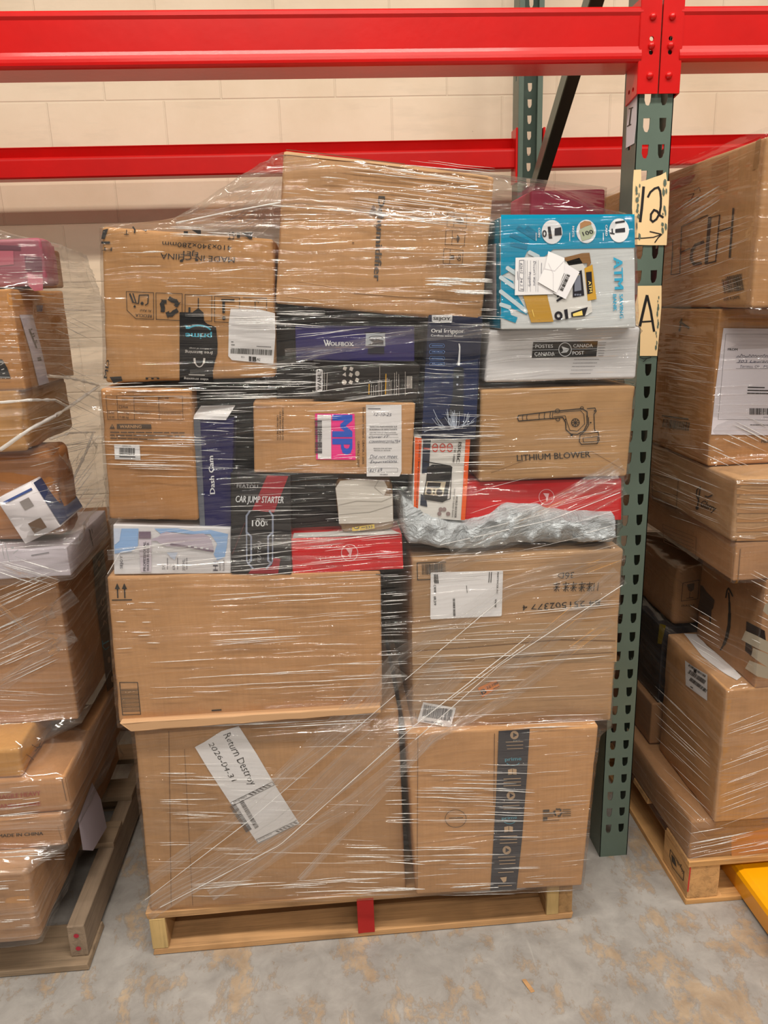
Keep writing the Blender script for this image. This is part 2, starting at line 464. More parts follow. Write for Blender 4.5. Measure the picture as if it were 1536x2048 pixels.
# ================================================================== the room
def room():
    # wall of painted blocks
    m, nt, b = base('painted_block_wall')
    tc = N(nt, 'ShaderNodeTexCoord'); mp = N(nt, 'ShaderNodeMapping')
    mp.inputs['Rotation'].default_value = (PI/2, 0, 0)
    mp.inputs['Location'].default_value = (.02, 0, 0)
    nt.links.new(tc.outputs['Object'], mp.inputs[0])
    sx = N(nt, 'ShaderNodeSeparateXYZ'); nt.links.new(tc.outputs['Object'], sx.inputs[0])
    cb = N(nt, 'ShaderNodeCombineXYZ')
    nt.links.new(mth(nt, 'ADD', sx.outputs[0], .02), cb.inputs[0])
    nt.links.new(mth(nt, 'SUBTRACT', sx.outputs[2], 2.1877-.2032*20), cb.inputs[1])
    br = N(nt, 'ShaderNodeTexBrick'); nt.links.new(cb.outputs[0], br.inputs[0])
    br.offset = .5; br.inputs['Scale'].default_value = 1
    br.inputs['Brick Width'].default_value = .4064; br.inputs['Row Height'].default_value = .2032
    br.inputs['Mortar Size'].default_value = .0042; br.inputs['Mortar Smooth'].default_value = .6
    v = coords(nt, (1, 1, 1))
    n = noise_tex(nt, v, 2.5, 5, .6); st = noise_tex(nt, coords(nt, (4, 1, 22)), 1, 4, .6)
    spot = noise_tex(nt, v, 26, 3, .7)
    base_c = ramp(nt, n, [(.3, (*lin((234, 212, 184)), 1)), (.6, (*lin((245, 225, 200)), 1))])
    c2 = mixc(nt, mth(nt, 'MULTIPLY', ramp(nt, st, [(.55, (0, 0, 0)), (.8, (1, 1, 1))]), .25), base_c, lin((190, 176, 155)))
    c3 = mixc(nt, mth(nt, 'MULTIPLY', mth(nt, 'GREATER_THAN', spot, .74), .55), c2, lin((150, 136, 118)))
    c4 = mixc(nt, mth(nt, 'MULTIPLY', br.outputs['Fac'], .06), c3, lin((165, 148, 124)))
    nt.links.new(c4, b.inputs['Base Color']); b.inputs['Roughness'].default_value = .55
    h = mth(nt, 'SUBTRACT', mth(nt, 'MULTIPLY', noise_tex(nt, v, 34, 4, .6), .25), br.outputs['Fac'])
    nt.links.new(bump(nt, h, .5, .004), b.inputs['Normal'])
    V, Fc = boxmesh(-7, 6, 1.347, 1.55, 0, 6)
    w = mesh_obj('wall_back', V, Fc, m); w['kind'] = 'structure'
    # concrete floor with worn tan patches
    m, nt, b = base('worn_concrete')
    v = coords(nt, (1, 1, 1))
    n = noise_tex(nt, v, 2.2, 6, .62); n2 = noise_tex(nt, v, 14, 6, .65, .4)
    pat = noise_tex(nt, coords(nt, (11, 6.5, 1), loc=(2.3, 7.7, 0)), 1, 9, .74, .2)
    reg = noise_tex(nt, coords(nt, (1.6, 1.6, 1), loc=(5.2, 1.4, 0)), 1, 3, .5)
    g = ramp(nt, n, [(.3, (*lin((138, 134, 131)), 1)), (.7, (*lin((172, 168, 165)), 1))])
    g = mixc(nt, .4, g, ramp(nt, n2, [(.3, (*lin((110, 104, 98)), 1)), (.7, (*lin((185, 180, 175)), 1))]))
    pm = mth(nt, 'ADD', pat, mth(nt, 'MULTIPLY', mth(nt, 'SUBTRACT', reg, .5), .35))
    pmask = ramp(nt, pm, [(.535, (0, 0, 0)), (.60, (1, 1, 1))])
    rim = ramp(nt, pm, [(.525, (0, 0, 0)), (.55, (1, 1, 1)), (.57, (0, 0, 0))])
    tan = ramp(nt, n2, [(.3, (*lin((150, 120, 86)), 1)), (.7, (*lin((192, 162, 124)), 1))])
    c = mixc(nt, mth(nt, 'MULTIPLY', pmask, .62), g, tan)
    c = mixc(nt, mth(nt, 'MULTIPLY', rim, .3), c, lin((120, 100, 78)))
    sc_ = noise_tex(nt, coords(nt, (40, 1.5, 1), rot=(0, 0, .5)), 1, 2, .5)
    c = mixc(nt, mth(nt, 'MULTIPLY', ramp(nt, sc_, [(.72, (0, 0, 0)), (.75, (1, 1, 1))]), .3), c, lin((205, 200, 195)))
    nt.links.new(c, b.inputs['Base Color'])
    b.inputs['Roughness'].default_value = .48
    nt.links.new(bump(nt, mth(nt, 'SUBTRACT', n2, mth(nt, 'MULTIPLY', pmask, .6)), .3, .004), b.inputs['Normal'])
    V, Fc = boxmesh(-7, 6, -9, 1.347, -.2, 0)
    fl = mesh_obj('floor', V, Fc, m); fl['kind'] = 'structure'
room()

# ================================================================== pallet rack
GREEN = paint('green_rack_paint', (96, 112, 102), .38, chip=(60, 66, 60), coat=.15)
RED = paint('red_rack_paint', (204, 16, 14), .38, chip=None, coat=.32)
DARKSTEEL = flat('dark_steel', (26, 30, 30), .45)
def hole(cx, zt, mirror=1):
    w, h = .0148, .0268
    pts = [(-w/2, 0), (w/2, 0), (w/2, -h*.62), (w*.30, -h*.92), (w*.10, -h), (-w*.22, -h), (-w/2+.0012, -h*.72)]
    return [(cx+mirror*x, zt+z) for x, z in pts]
def plate(name, outline, holes, y0, th, mats, parent, rot=None):
    """upright sheet with real punched holes; outline and holes in (x, z)"""
    cu = bpy.data.curves.new(name, 'CURVE'); cu.dimensions = '2D'; cu.fill_mode = 'BOTH'; cu.extrude = th/2
    for pts in [outline]+holes:
        sp = cu.splines.new('POLY'); sp.points.add(len(pts)-1); sp.use_cyclic_u = True
        for q, (x, z) in zip(sp.points, pts): q.co = (x, z, 0, 1)
    ob = bpy.data.objects.new(name, cu); COL.objects.link(ob)
    me = bpy.data.meshes.new_from_object(ob)
    V = [Vector((v.co.x, v.co.z, v.co.y)) for v in me.vertices]; Fc = [list(p.vertices) for p in me.polygons]
    bpy.data.objects.remove(ob); bpy.data.curves.remove(cu); bpy.data.meshes.remove(me)
    if rot: V = [rot(v) for v in V]
    else: V = [Vector((v.x, y0+v.y, v.z)) for v in V]
    return V, Fc
def cell_sheet(x0, x1, z0, z1, holes, y, th=.002):
    bm = bmesh.new(); loops = [[(x0, z0), (x1, z0), (x1, z1), (x0, z1)]]+holes; ed = []
    for lp in loops:
        vv = [bm.verts.new((x, y, z)) for x, z in lp]
        ed += [bm.edges.new((vv[i], vv[(i+1) % len(vv)])) for i in range(len(vv))]
    bmesh.ops.triangle_fill(bm, use_beauty=True, edges=ed, normal=(0, -1, 0))
    bm.verts.ensure_lookup_table(); bm.verts.index_update()
    n = len(bm.verts); V = [v.co.copy() for v in bm.verts]; V += [v+Vector((0, th, 0)) for v in V]
    Fc = [[v.index for v in f.verts] for f in bm.faces]
    Fc += [[i+n for i in q[::-1]] for q in Fc]
    o = 4
    for h in holes:
        k = len(h); Fc += [[o+i, o+(i+1) % k, n+o+(i+1) % k, n+o+i] for i in range(k)]; o += k
    bm.free(); return V, Fc
def upright(parent, xc, yf, half, facing, name):
    z1 = 2.75; zs = [1.828-.0508*k for k in range(-18, 36)]
    hl = []
    for z in zs:
        if z > 2.72 or z < .06: continue
        hl.append(hole(xc-.0172, z, -1)); hl.append(hole(xc+.0172, z, 1))
    sd = .076*facing
    fy = yf if facing > 0 else yf+.078
    Z = [z for z in zs if .06 <= z <= 2.72]; cells = []; prev = z1
    for z in Z:
        lo = z-.0388
        cells.append(cell_sheet(xc-half, xc+half, lo, prev, [hole(xc-.0172, z, -1), hole(xc+.0172, z, 1)], fy)); prev = lo
    cells.append(cell_sheet(xc-half, xc+half, 0, prev, [], fy))
    parts = cells
    small = []
    for k in range(12):
        z = 2.60-.2032*k
        small.append([(yf+.032, z), (yf+.044, z), (yf+.044, z-.014), (yf+.032, z-.014)])
    for sx in (-1, 1):
        X = xc+sx*(half-.001)
        parts.append(plate(name, [(yf, 0), (yf+.078, 0), (yf+.078, z1), (yf, z1)], small, 0, .002, GREEN, parent,
                           rot=lambda v, X=X: Vector((X+v.y, v.x, v.z))))
        ly = yf+.078 if facing > 0 else yf
        a, b_ = sorted((xc+sx*half, xc+sx*(half-.017)))
        parts.append(boxmesh(a, b_, ly-.001, ly+.001, 0, z1))
    V, Fc = merge(*parts)
    return child(name, V, Fc, GREEN, parent)

frame = empty('rack_upright', (0, .55, 0), 'tall green slotted steel rack upright frame with black diagonal brace, standing between two wrapped pallets', 'rack upright')
up1 = upright(frame, 0.0, 0.0, .0381, 1, 'front_post')
up2 = upright(frame, .019, 1.09, .041, -1, 'rear_post')
# diagonal brace: channel between the posts, open side dark
def brace(a, b_, w=.038, t=.022):
    a, b_ = Vector(a), Vector(b_); d = (b_-a).normalized(); n = d.cross(Vector((1, 0, 0))).normalized()
    def bar(x0, x1, n0, n1):
        vs_ = []
        for p in (a, b_):
            for x, q in ((x0, n0), (x1, n0), (x1, n1), (x0, n1)): vs_.append(p+Vector((x, 0, 0))+n*q)
        return vs_, [[0, 1, 2, 3], [7, 6, 5, 4], [0, 4, 5, 1], [1, 5, 6, 2], [2, 6, 7, 3], [3, 7, 4, 0]]
    return merge(bar(-w/2, -w/2+.003, -t, t)), merge(bar(-w/2+.003, w/2, -t, t))
for A, B in (((0.0, .09, 2.43), (0.012, 1.10, 1.715)), ((0.0, .09, .30), (.012, 1.10, 1.0))):
    (v1, f1), (v2, f2) = brace(A, B)
    V, Fc = merge((v1, f1), (v2, f2))
    child('diagonal_brace', V, Fc, [GREEN, DARKSTEEL], frame, fm=[0]*len(f1)+[1]*len(f2))
# tape labels and paper on the front post
TAPE = flat('cream_masking_tape', (240, 208, 158), .6)
MARK = flat('black_marker', (22, 20, 22), .5)
fp = ('Y', -.001, 1)
t1 = ink(frame, 'number_sign', TAPE, fp, 2, r4)
t1.poly([(512, 1478), (545, 1470), (600, 1450), (660, 1430), (703, 1405), (716, 1520), (722, 1740), (706, 2003), (560, 2003), (452, 2000), (446, 1800), (447, 1755), (455, 1500)])
t1b = ink(frame, 'tape_strip', TAPE, fp, 1, r4); t1b.poly([(440, 1388), (500, 1385), (500, 1480), (520, 1740), (505, 2000), (448, 2000), (425, 1700), (432, 1500)])
t1b.poly([(700, 1480), (733, 1480), (722, 1740), (708, 2000), (690, 2000)])
k1 = ink(sub(t1), 'marker_writing', MARK, fp, 3, r4)
k1.line([(520, 1530), (514, 1600), (505, 1700), (492, 1808)], 22)
k1.line([(556, 1608), (575, 1570), (610, 1540), (640, 1530), (655, 1560), (662, 1620), (660, 1690), (650, 1745), (625, 1790), (595, 1812), (578, 1795), (580, 1750), (605, 1715), (630, 1725), (655, 1760), (678, 1775)], 17)
k1.line([(450, 1948), (520, 1945), (600, 1938), (665, 1915)], 8); k1.line([(572, 1892), (660, 1912)], 9); k1.line([(668, 1915), (640, 1940), (612, 1980)], 9)
GM = flat('green_scuff', (90, 104, 92), .6)
rs = random.Random(4)
sc1 = ink(sub(t1), 'paint_scuff', GM, fp, 4, r4)
for i in range(26):
    y = rs.uniform(1480, 1960); x = rs.choice((476, 690))+rs.uniform(-16, 16)
    h = rs.uniform(20, 70); w = rs.uniform(8, 24)
    sc1.poly([(x-w*.3, y-h*.5), (x+w*.4, y-h*.3), (x+w*.5, y+h*.2), (x, y+h*.5), (x-w*.5, y+h*.1)])
t2 = ink(frame, 'letter_sign', TAPE, fp, 2, r5); t2.poly([(66, 1245), (270, 1243), (268, 1420), (250, 1640), (232, 1843), (84, 1843), (90, 1600), (50, 1580), (44, 1400), (62, 1330)])
k2 = ink(sub(t2), 'marker_writing', MARK, fp, 3, r5); k2.line([(145, 1330), (125, 1410), (85, 1585)], 24); k2.line([(148, 1330), (178, 1460), (205, 1630)], 20); k2.line([(108, 1552), (198, 1546)], 14)
sc2 = ink(sub(t2), 'paint_scuff', GM, fp, 4, r5)
for i in range(16):
    y = rs.uniform(1260, 1800); x = 248-(y-1260)*.045+rs.uniform(-8, 8); h = rs.uniform(20, 60); w = rs.uniform(6, 16)
    sc2.poly([(x-w*.3, y-h*.5), (x+w*.4, y-h*.3), (x+w*.5, y+h*.2), (x, y+h*.5), (x-w*.5, y+h*.1)])
sp_ = ('X', -.0381, -1)
t3 = ink(frame, 'side_notice', flat('notice_paper', (214, 210, 218), .6), sp_, 2, r4); t3.poly([(388, 815), (468, 770), (462, 985), (445, 1170), (374, 1210)])
k3 = ink(sub(t3), 'marker_writing', MARK, sp_, 3, r4); k3.line([(400, 890), (432, 878)], 8); k3.line([(418, 885), (402, 1022)], 11); k3.line([(386, 1032), (416, 1016)], 8)
k4 = ink(frame, 'marker_scribble', MARK, fp, 2, r6); k4.line([(135, 392), (160, 402), (200, 396), (212, 388)], 5); k4.line([(160, 420), (185, 398), (210, 392)], 5)

def beam(name, x0, x1, y0, z0, z1, dep, step, label, group, face=-1):
    """rolled box beam; face=-1 shows its plain face to the aisle (y0), +1 shows the stepped inner face"""
    if face < 0:
        sec = [(y0+.004, z1), (y0+.001, z1-.003), (y0, z1-.010), (y0+.003, z1-.016), (y0+.0035, z0+.030), (y0+.0005, z0+.023), (y0-.0015, z0+.017), (y0-.0022, z0+.011), (y0-.0015, z0+.006), (y0+.001, z0+.002), (y0+.005, z0),
               (y0+dep-.006, z0), (y0+dep, z0+.006), (y0+dep, z1-.035), (y0+dep-.025, z1-.035), (y0+dep-.025, z1-.003), (y0+dep-.028, z1)]
    else:
        sec = [(y0+.004, z0), (y0, z0+.005), (y0, z1-.046), (y0+.001, z1-.041), (y0+.0035, z1-.037), (y0+.008, z1-.035), (y0+.046, z1-.035), (y0+.030, z1-.006), (y0+.027, z1-.002), (y0+.030, z1), (y0+dep, z1), (y0+dep, z0)]
    V = [Vector((x, y, z)) for x in (x0, x1) for y, z in sec]; n = len(sec)
    Fc = [[i, (i+1) % n, n+(i+1) % n, n+i] for i in range(n)]+[list(range(n))[::-1], list(range(n, 2*n))]
    bm_root = empty(name, ((x0+x1)/2, y0, z0), label, 'rack beam', group)
    o = child('beam_tube', V, Fc, RED, bm_root)
    return bm_root
def rivets(pts, y, r=.0075):
    out = []
    for x, z in pts:
        vs_, fs = [Vector((x, y-.006, z))], []
        for k, (rr, yy) in enumerate(((.5, -.0055), (.9, -.003), (1.0, .001))):
            for a in range(10): vs_.append(Vector((x+r*rr*math.cos(2*PI*a/10), y+yy, z+r*rr*math.sin(2*PI*a/10))))
        for a in range(10): fs.append([0, 1+(a+1) % 10, 1+a])
        for k in range(2):
            for a in range(10): fs.append([1+k*10+a, 1+k*10+(a+1) % 10, 11+k*10+(a+1) % 10, 11+k*10+a])
        out.append((vs_, fs))
    return merge(*out)
bL = beam('rack_beam', -4.0, -.040, -.010, 1.930, 2.031, .096, 0, 'long red steel beam across the aisle side above the wrapped pile, left of the green post', None)
bR = beam('rack_beam', .040, 3.0, -.010, 1.930, 2.031, .096, 0, 'red steel beam on the aisle side to the right of the green post', None)
bBL = beam('rack_beam', -4.0, -.030, 1.100, 1.902, 2.003, .066, 0, 'red stepped beam at the wall side behind the wrapped pile, left of the rear post', None, 1)
bBR = beam('rack_beam', .070, 3.0, 1.100, 1.902, 2.003, .066, 0, 'red stepped beam at the wall side to the right of the rear post', None, 1)
def circ(x, z, r, n=12): return [(x+r*math.cos(2*PI*i/n), z+r*math.sin(2*PI*i/n)) for i in range(n)]
for root, s in ((bL, -1), (bR, 1)):
    a, b_ = sorted((s*.0015, s*.0445))
    z0, z1 = 1.872, 2.046
    hx = s*.020
    V1 = plate('c', [(a, z0), (b_, z0), (b_, z1-.004), (b_-.004 if s > 0 else b_, z1), (a+.004 if s < 0 else a, z1), (a, z1-.004)], [circ(hx, 1.973, .0046), circ(hx, 1.948, .0046)], -.0075, .004, RED, root)
    xo = s*.0435
    V2 = plate('c', [(-.0085, z0), (.052, z0-.010), (.052, z1), (-.0085, z1)], [circ(.012, 1.885, .0045), circ(.034, 1.885, .0045)], 0, .004, RED, root,
               rot=lambda v, xo=xo: Vector((xo+v.y, v.x, v.z)))
    V, Fc = merge(V1, V2); child('end_connector', V, Fc, RED, root)
    V, Fc = rivets([(hx, 2.012), (hx, 1.960), (hx, 1.905)], -.0095)
    child('rivet', V, Fc, RED, root, smooth=True)
for root, xs in ((bBL, (-.031, -.024)), (bBR, (.0635, .071))):
    V, Fc = boxmesh(xs[0], xs[1], 1.083, 1.150, 1.855, 2.028, .001, 1)
    child('end_connector', V, Fc, RED, root)

# ================================================================== pallets
W1 = wood('pallet_wood_pale', (190, 146, 100), 1, 'x'); W2 = wood('pallet_wood_stringer', (182, 142, 94), 2, 'y')
W3 = wood('pallet_wood_grey', (150, 128, 104), 3, 'x'); W4 = wood('pallet_wood_grey_stringer', (146, 126, 106), 4, 'y')
W5 = wood('pallet_wood_orange', (206, 156, 98), 5, 'x'); W6 = wood('pallet_wood_orange_block', (210, 160, 104), 6, 'y')
ENDG = wood('end_grain', (214, 180, 120), 7, 'z')
REDEND = paint('red_end_paint', (176, 40, 38), .6, chip=(200, 170, 120), coat=0)
def pallet_boards(root, x0, x1, ys, z0, z1, mat, name='deck_board', seed=0):
    rnd = random.Random(seed)
    for (a, b_) in ys:
        V, Fc = soft_box([(x0+rnd.uniform(-.004, .004), a, z1), (x1+rnd.uniform(-.004, .004), a, z1), (x1, a, z0), (x0, a, z0)], b_-a, r=.0025, wear=.001, n=8, seed=seed+a*9)
        child(name, V, Fc, mat, root)
pal = empty('wooden_pallet', (-.684, .40, 0), 'pale wooden pallet with a red painted centre stringer end, under the tall middle pile', 'pallet')
pallet_boards(pal, -1.193, -.177, [(-.203, -.063), (.06, .15), (.25, .34), (.45, .54), (.65, .74), (.876, 1.016)], .104, .121, W1, 'deck_board', 1)
pallet_boards(pal, -1.190, -.180, [(-.203, -.075), (.36, .46), (.876, 1.016)], 0.002, .018, W1, 'base_board', 2)
for x0, x1, nm in ((-1.190, -1.152, 'stringer'), (-.703, -.665, 'stringer'), (-.245, -.213, 'stringer'), (-.213, -.179, 'stringer')):
    V, Fc = soft_box([(x0, -.199, .104), (x1, -.199, .104), (x1, -.199, .018), (x0, -.199, .018)], 1.21, r=.003, wear=.001, n=6, seed=x0)
    o = child(nm, V, Fc, W2, pal)
    if nm and x0 == -.703:
        V, Fc = soft_box([(x0-.001, -.204, .112), (x1+.001, -.204, .112), (x1+.001, -.204, .012), (x0-.001, -.204, .012)], .006, r=.002, n=4)
        e = child('painted_end', V, Fc, REDEND, o); e['label'] = 'red painted stringer end'
    elif x0 != -.213:
        V, Fc = soft_box([(x0+.001, -.2035, .103), (x1-.001, -.2035, .103), (x1-.001, -.2035, .019), (x0+.001, -.2035, .019)], .005, r=.001, n=4)
        child('end_grain', V, Fc, ENDG, o)
pl = empty('wooden_pallet', (-1.85, .4, 0), 'grey worn wooden pallet with two red dots on a stringer end, at the left', 'pallet')
pallet_boards(pl, -2.35, -1.336, [(.06, .15), (.26, .35), (.45, .54), (.65, .74), (.876, 1.0)], .104, .120, W3, 'deck_board', 3)
pallet_boards(pl, -2.35, -1.330, [(-.230, -.10), (.36, .46), (.876, 1.0)], 0.002, .018, W3, 'base_board', 4)
for x0, x1 in ((-2.35, -2.312), (-1.86, -1.822), (-1.377, -1.337)):
    V, Fc = soft_box([(x0, -.205, .104), (x1, -.205, .104), (x1, -.205, .018), (x0, -.205, .018)], 1.20, r=.003, wear=.0015, n=6, seed=x0)
    o = child('stringer', V, Fc, W4, pl)
    if x1 > -1.4:
        for zz in (.078, .042):
            V = [Vector((-1.357+.006*math.cos(2*PI*i/14), -.2065, zz+.006*math.sin(2*PI*i/14))) for i in range(14)]
            d = child('painted_dot', V, [list(range(14))[::-1]], flat('red_dot', (168, 34, 56), .6), o); d['label'] = 'small round red paint dot'
pr_ = empty('wooden_pallet', (.62, .4, 0), 'orange toned wooden block pallet standing over the yellow fork at the right', 'pallet')
pallet_boards(pr_, .113, 1.13, [(-.190, -.06), (.06, .16), (.28, .38), (.50, .60), (.72, .85)], .110, .126, W5, 'deck_board', 5)
for y0 in (-.190, .40, .88):
    pallet_boards(pr_, .113, 1.13, [(y0, y0+.10)], 0.0, .014, W5, 'base_board', 6)
for x0, x1 in ((.113, .21), (1.03, 1.13)):
    V, Fc = soft_box([(x0, -.187, .0155), (x1, -.187, .0155), (x1, -.187, .0), (x0, -.187, .0)], 1.17, r=.002, n=6, seed=x0)
    child('base_runner', V, Fc, W6, pr_)
    for y0 in (-.187, .40, .84):
        V, Fc = soft_box([(x0+.004, y0, .110), (x0+.084, y0, .110), (x0+.084, y0, .015), (x0+.004, y0, .015)], .14, r=.003, wear=.001, n=6, seed=x0+y0)
        child('pallet_block', V, Fc, W6, pr_)
i_ = ink(pr_, 'burned_stamp', flat('stamp_ink', (60, 50, 40), .8), ('X', .117, -1), 2, g6)
i_.line([(262, 905), (330, 1010), (440, 1200), (430, 1310), (290, 1130), (256, 985)], 7, True)
i_.poly([(275, 960), (320, 1020), (345, 1140), (285, 1060)]); i_.scrawl((340, 1050), (425, 1220), 40, 6, 3, 12)
i_ = ink(pr_, 'red_chalk_mark', flat('red_mark', (190, 50, 40), .7), ('Y', -.187, 1), 2, g6); i_.line([(530, 1080), (520, 1200), (505, 1330), (492, 1450)], 18)

# yellow pallet jack fork
YEL = paint('yellow_jack_paint', (246, 168, 10), .35, chip=None, coat=.3)
jk = empty('pallet_jack', (.33, -.6, 0), 'bright yellow pallet jack fork pushed under the right hand pallet', 'pallet jack')
sec = [(.256, .012), (.246, .070), (.250, .080), (.262, .086), (.396, .086), (.408, .080), (.412, .070), (.402, .012), (.396, .012), (.406, .068), (.398, .078), (.262, .078), (.254, .068), (.262, .012)]
V = [Vector((x, y, z)) for y in (-1.25, .75) for x, z in sec]; n = len(sec)
Fc = [[i, (i+1) % n, n+(i+1) % n, n+i][::-1] for i in range(n)]+[list(range(n)), list(range(n, 2*n))[::-1]]
child('fork', V, Fc, YEL, jk)
def wheel(x0, x1, y, r):
    vs_, fs = [], []
    for x in (x0, x1):
        for a in range(20): vs_.append(Vector((x, y+r*math.cos(2*PI*a/20), r+.001+r*math.sin(2*PI*a/20))))
    for a in range(20): fs.append([a, (a+1) % 20, 20+(a+1) % 20, 20+a])
    return vs_, fs+[list(range(20))[::-1], list(range(20, 40))]
V, Fc = wheel(.285, .375, .6, .036); child('roller', V, Fc, flat('grey_nylon', (120, 116, 110), .5), jk)
V, Fc = wheel(.285, .375, -1.05, .036); child('roller', V, Fc, flat('grey_nylon', (120, 116, 110), .5), jk)
# ================================================================== the middle pile
CB1 = cardboard((196, 149, 104), 1); CB2 = cardboard((186, 143, 101), 2); CB3 = cardboard((181, 144, 107), 3, 'z')
CB4 = cardboard((188, 141, 93), 4); CB5 = cardboard((181, 131, 84), 5); CB6 = cardboard((191, 147, 104), 6)
CB7 = cardboard((182, 143, 101), 7, 'z'); CB8 = cardboard((175, 134, 95), 8)
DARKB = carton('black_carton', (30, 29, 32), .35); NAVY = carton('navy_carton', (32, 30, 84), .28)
SEAM = flat('carton_seam', (120, 88, 60), .8); LTCB = flat('cardboard_edge', (200, 158, 118), .75)
PT = flat('printed_grey', (96, 92, 92), .6)
FY = lambda Y: ('Y', Y, 1)
PILE = 'parcels wrapped together on the middle pallet'
def mbox(name, label, cat, quad, Y, depth, mat, **k): return px_box(name, label, cat, quad, Y, depth, mat, MAIN, PILE, **k)

# --- big base boxes
a = mbox('cardboard_box', 'biggest plain cardboard box at the bottom left, with a slanted handwritten return slip', 'box', [(266, 1457), (797, 1420), (812, 1786), (302, 1826)], -.195, .95, CB2, r=.012, wear=.003, seed=1)
pl1 = ink(a, 'return_slip', WHITEP, FY(-.195), 2, e3); pl1.poly([(383, 190), (430, 165), (520, 108), (608, 82), (700, 225), (800, 395), (918, 580), (708, 686), (560, 470), (455, 310)])
pl1b = ink(sub(pl1), 'handwriting', BLACK, FY(-.195), 3, e3)
pl1b.text('Return Destroy', (528, 128), (668, 392), 42, -.01, .2); pl1b.text('2026-04-31', (452, 172), (574, 372), 30, -.01, .2)
pl1c = ink(sub(pl1), 'printed_lettering', PT, FY(-.195), 3, e3)
pl1c.line([(568, 474), (780, 368)], 3); pl1c.line([(578, 490), (790, 384)], 3); pl1c.line([(568, 474), (578, 490)], 3); pl1c.line([(780, 368), (790, 384)], 3)
pl1c.line([(698, 664), (904, 566)], 3); pl1c.line([(708, 682), (914, 582)], 3); pl1c.line([(698, 664), (708, 682)], 3)
for k in range(6):
    t = k*18; pl1c.poly([(655+t, 432-t*.5), (665+t, 427-t*.5), (685+t, 432-t*.5), (675+t, 437-t*.5)]); pl1c.poly([(795+t, 622-t*.48), (805+t, 617-t*.48), (822+t, 622-t*.48), (812+t, 627-t*.48)])
pl1c.text('Drop Here', (585, 476), (650, 444), 10); pl1c.text('Drop Here', (712, 668), (778, 636), 10)
pl1c.bars((590, 478), (676, 612), -34, 34, 5); pl1c.bars((630, 460), (712, 600), -22, 34, 6)
i_ = ink(a, 'printed_lettering', SEAM, FY(-.195), 1, e3); i_.line([(250, 110), (262, 1000)], 3); i_.line([(330, 200), (372, 1000)], 2)
a2 = mbox('cardboard_box', 'cardboard box at the bottom right with a dark strip of printed tape down its front', 'box', [(813, 1466), (1198, 1452), (1164, 1772), (833, 1790)], -.235, .95, CB1, r=.009, wear=.002, seed=2)
GT = flat('dark_grey_tape', (62, 60, 66), .4)
tp = ink(a2, 'printed_tape', GT, FY(-.235), 2, e4); tp.poly([(642, 124), (826, 112), (808, 400), (780, 760), (748, 1060), (592, 1068), (612, 760), (632, 400)])
BT = flat('blue_print', (92, 158, 178), .5); TN = flat('tan_print', (176, 150, 124), .5)
tk = ink(sub(tp), 'printed_symbols', TN, FY(-.235), 3, e4)
for x, y in ((735, 148), (714, 505), (690, 828)):
    tk.disc(x, y, 25)
    for q in range(3): tk.words((x-50+q*4, y+42+q*20), (x+50, y+38+q*20), 4, 5, int(x+q))
for x, y in ((722, 366), (700, 705)):
    tk.poly([(x-25, y-14), (x, y-20), (x, y+14), (x-25, y+18)]); tk.poly([(x+3, y-20), (x+26, y-16), (x+26, y+16), (x+3, y+14)])
    for q in range(3): tk.words((x-50, y+42+q*20), (x+50, y+38+q*20), 4, 5, int(x+q))
tk.poly([(650, 990), (690, 985), (686, 1012), (670, 1020)]); tk.words((640, 1040), (720, 1036), 4, 5, 3); tk.words((640, 960), (730, 956), 4, 5, 8)
tkd = ink(sub(tp), 'printed_symbols', GT, FY(-.235), 4, e4)
for x, y in ((737, 148), (716, 505), (692, 828)): tkd.poly([(x-9, y-14), (x+15, y), (x-9, y+14)])
tb = ink(sub(tp), 'printed_lettering', BT, FY(-.235), 3, e4)
tb.text('prime', (680, 302), (776, 296), 22, .02); tb.arc(726, 300, 42, 28, .5, 2.6, 4); tb.text('prime', (662, 648), (750, 642), 20, .02); tb.arc(706, 650, 36, 22, .5, 2.6, 4)
i_ = ink(a2, 'printed_symbols', flat('faded_black_print', (84, 72, 62), .7), FY(-.235), 1, e4)
i_.poly([(904, 590), (942, 588), (942, 602), (904, 604)]); i_.poly([(904, 634), (930, 632), (930, 650), (904, 654)]); i_.line([(904, 656), (1000, 650)], 3)
for q in range(4): i_.words((905, 610+q*8), (965, 606+q*8), 3, 3, q); i_.words((1020, 590+q*12), (1068, 588+q*12), 4, 6, q+9)
def recycle(i_, cx, cy, r, wd, rot=0, sy=1):
    for k in range(3):
        b0 = rot+k*2*PI/3
        P = lambda a, q: (cx+r*q*math.cos(a), cy+sy*r*q*math.sin(a))
        i_.line([P(b0+.12, 1.0), P(b0+.50, .86), P(b0+.95, 1.0), P(b0+1.35, 1.0)], wd)
        i_.poly([P(b0+1.30, 1.0+wd/r*.95), P(b0+1.30, 1.0-wd/r*.95), P(b0+1.80, .92)])
recycle(i_, 992, 606, 22, 10)
i_.arc(388, 642, 62, 52, 0, 2*PI, 3, 24); i_.words((350, 640), (430, 636), 5, 8, 4)
i_ = ink(a2, 'carton_seam', SEAM, FY(-.235), 1, e4); i_.line([(618, 140), (614, 560)], 4); i_.line([(165, 150), (160, 1060)], 3)

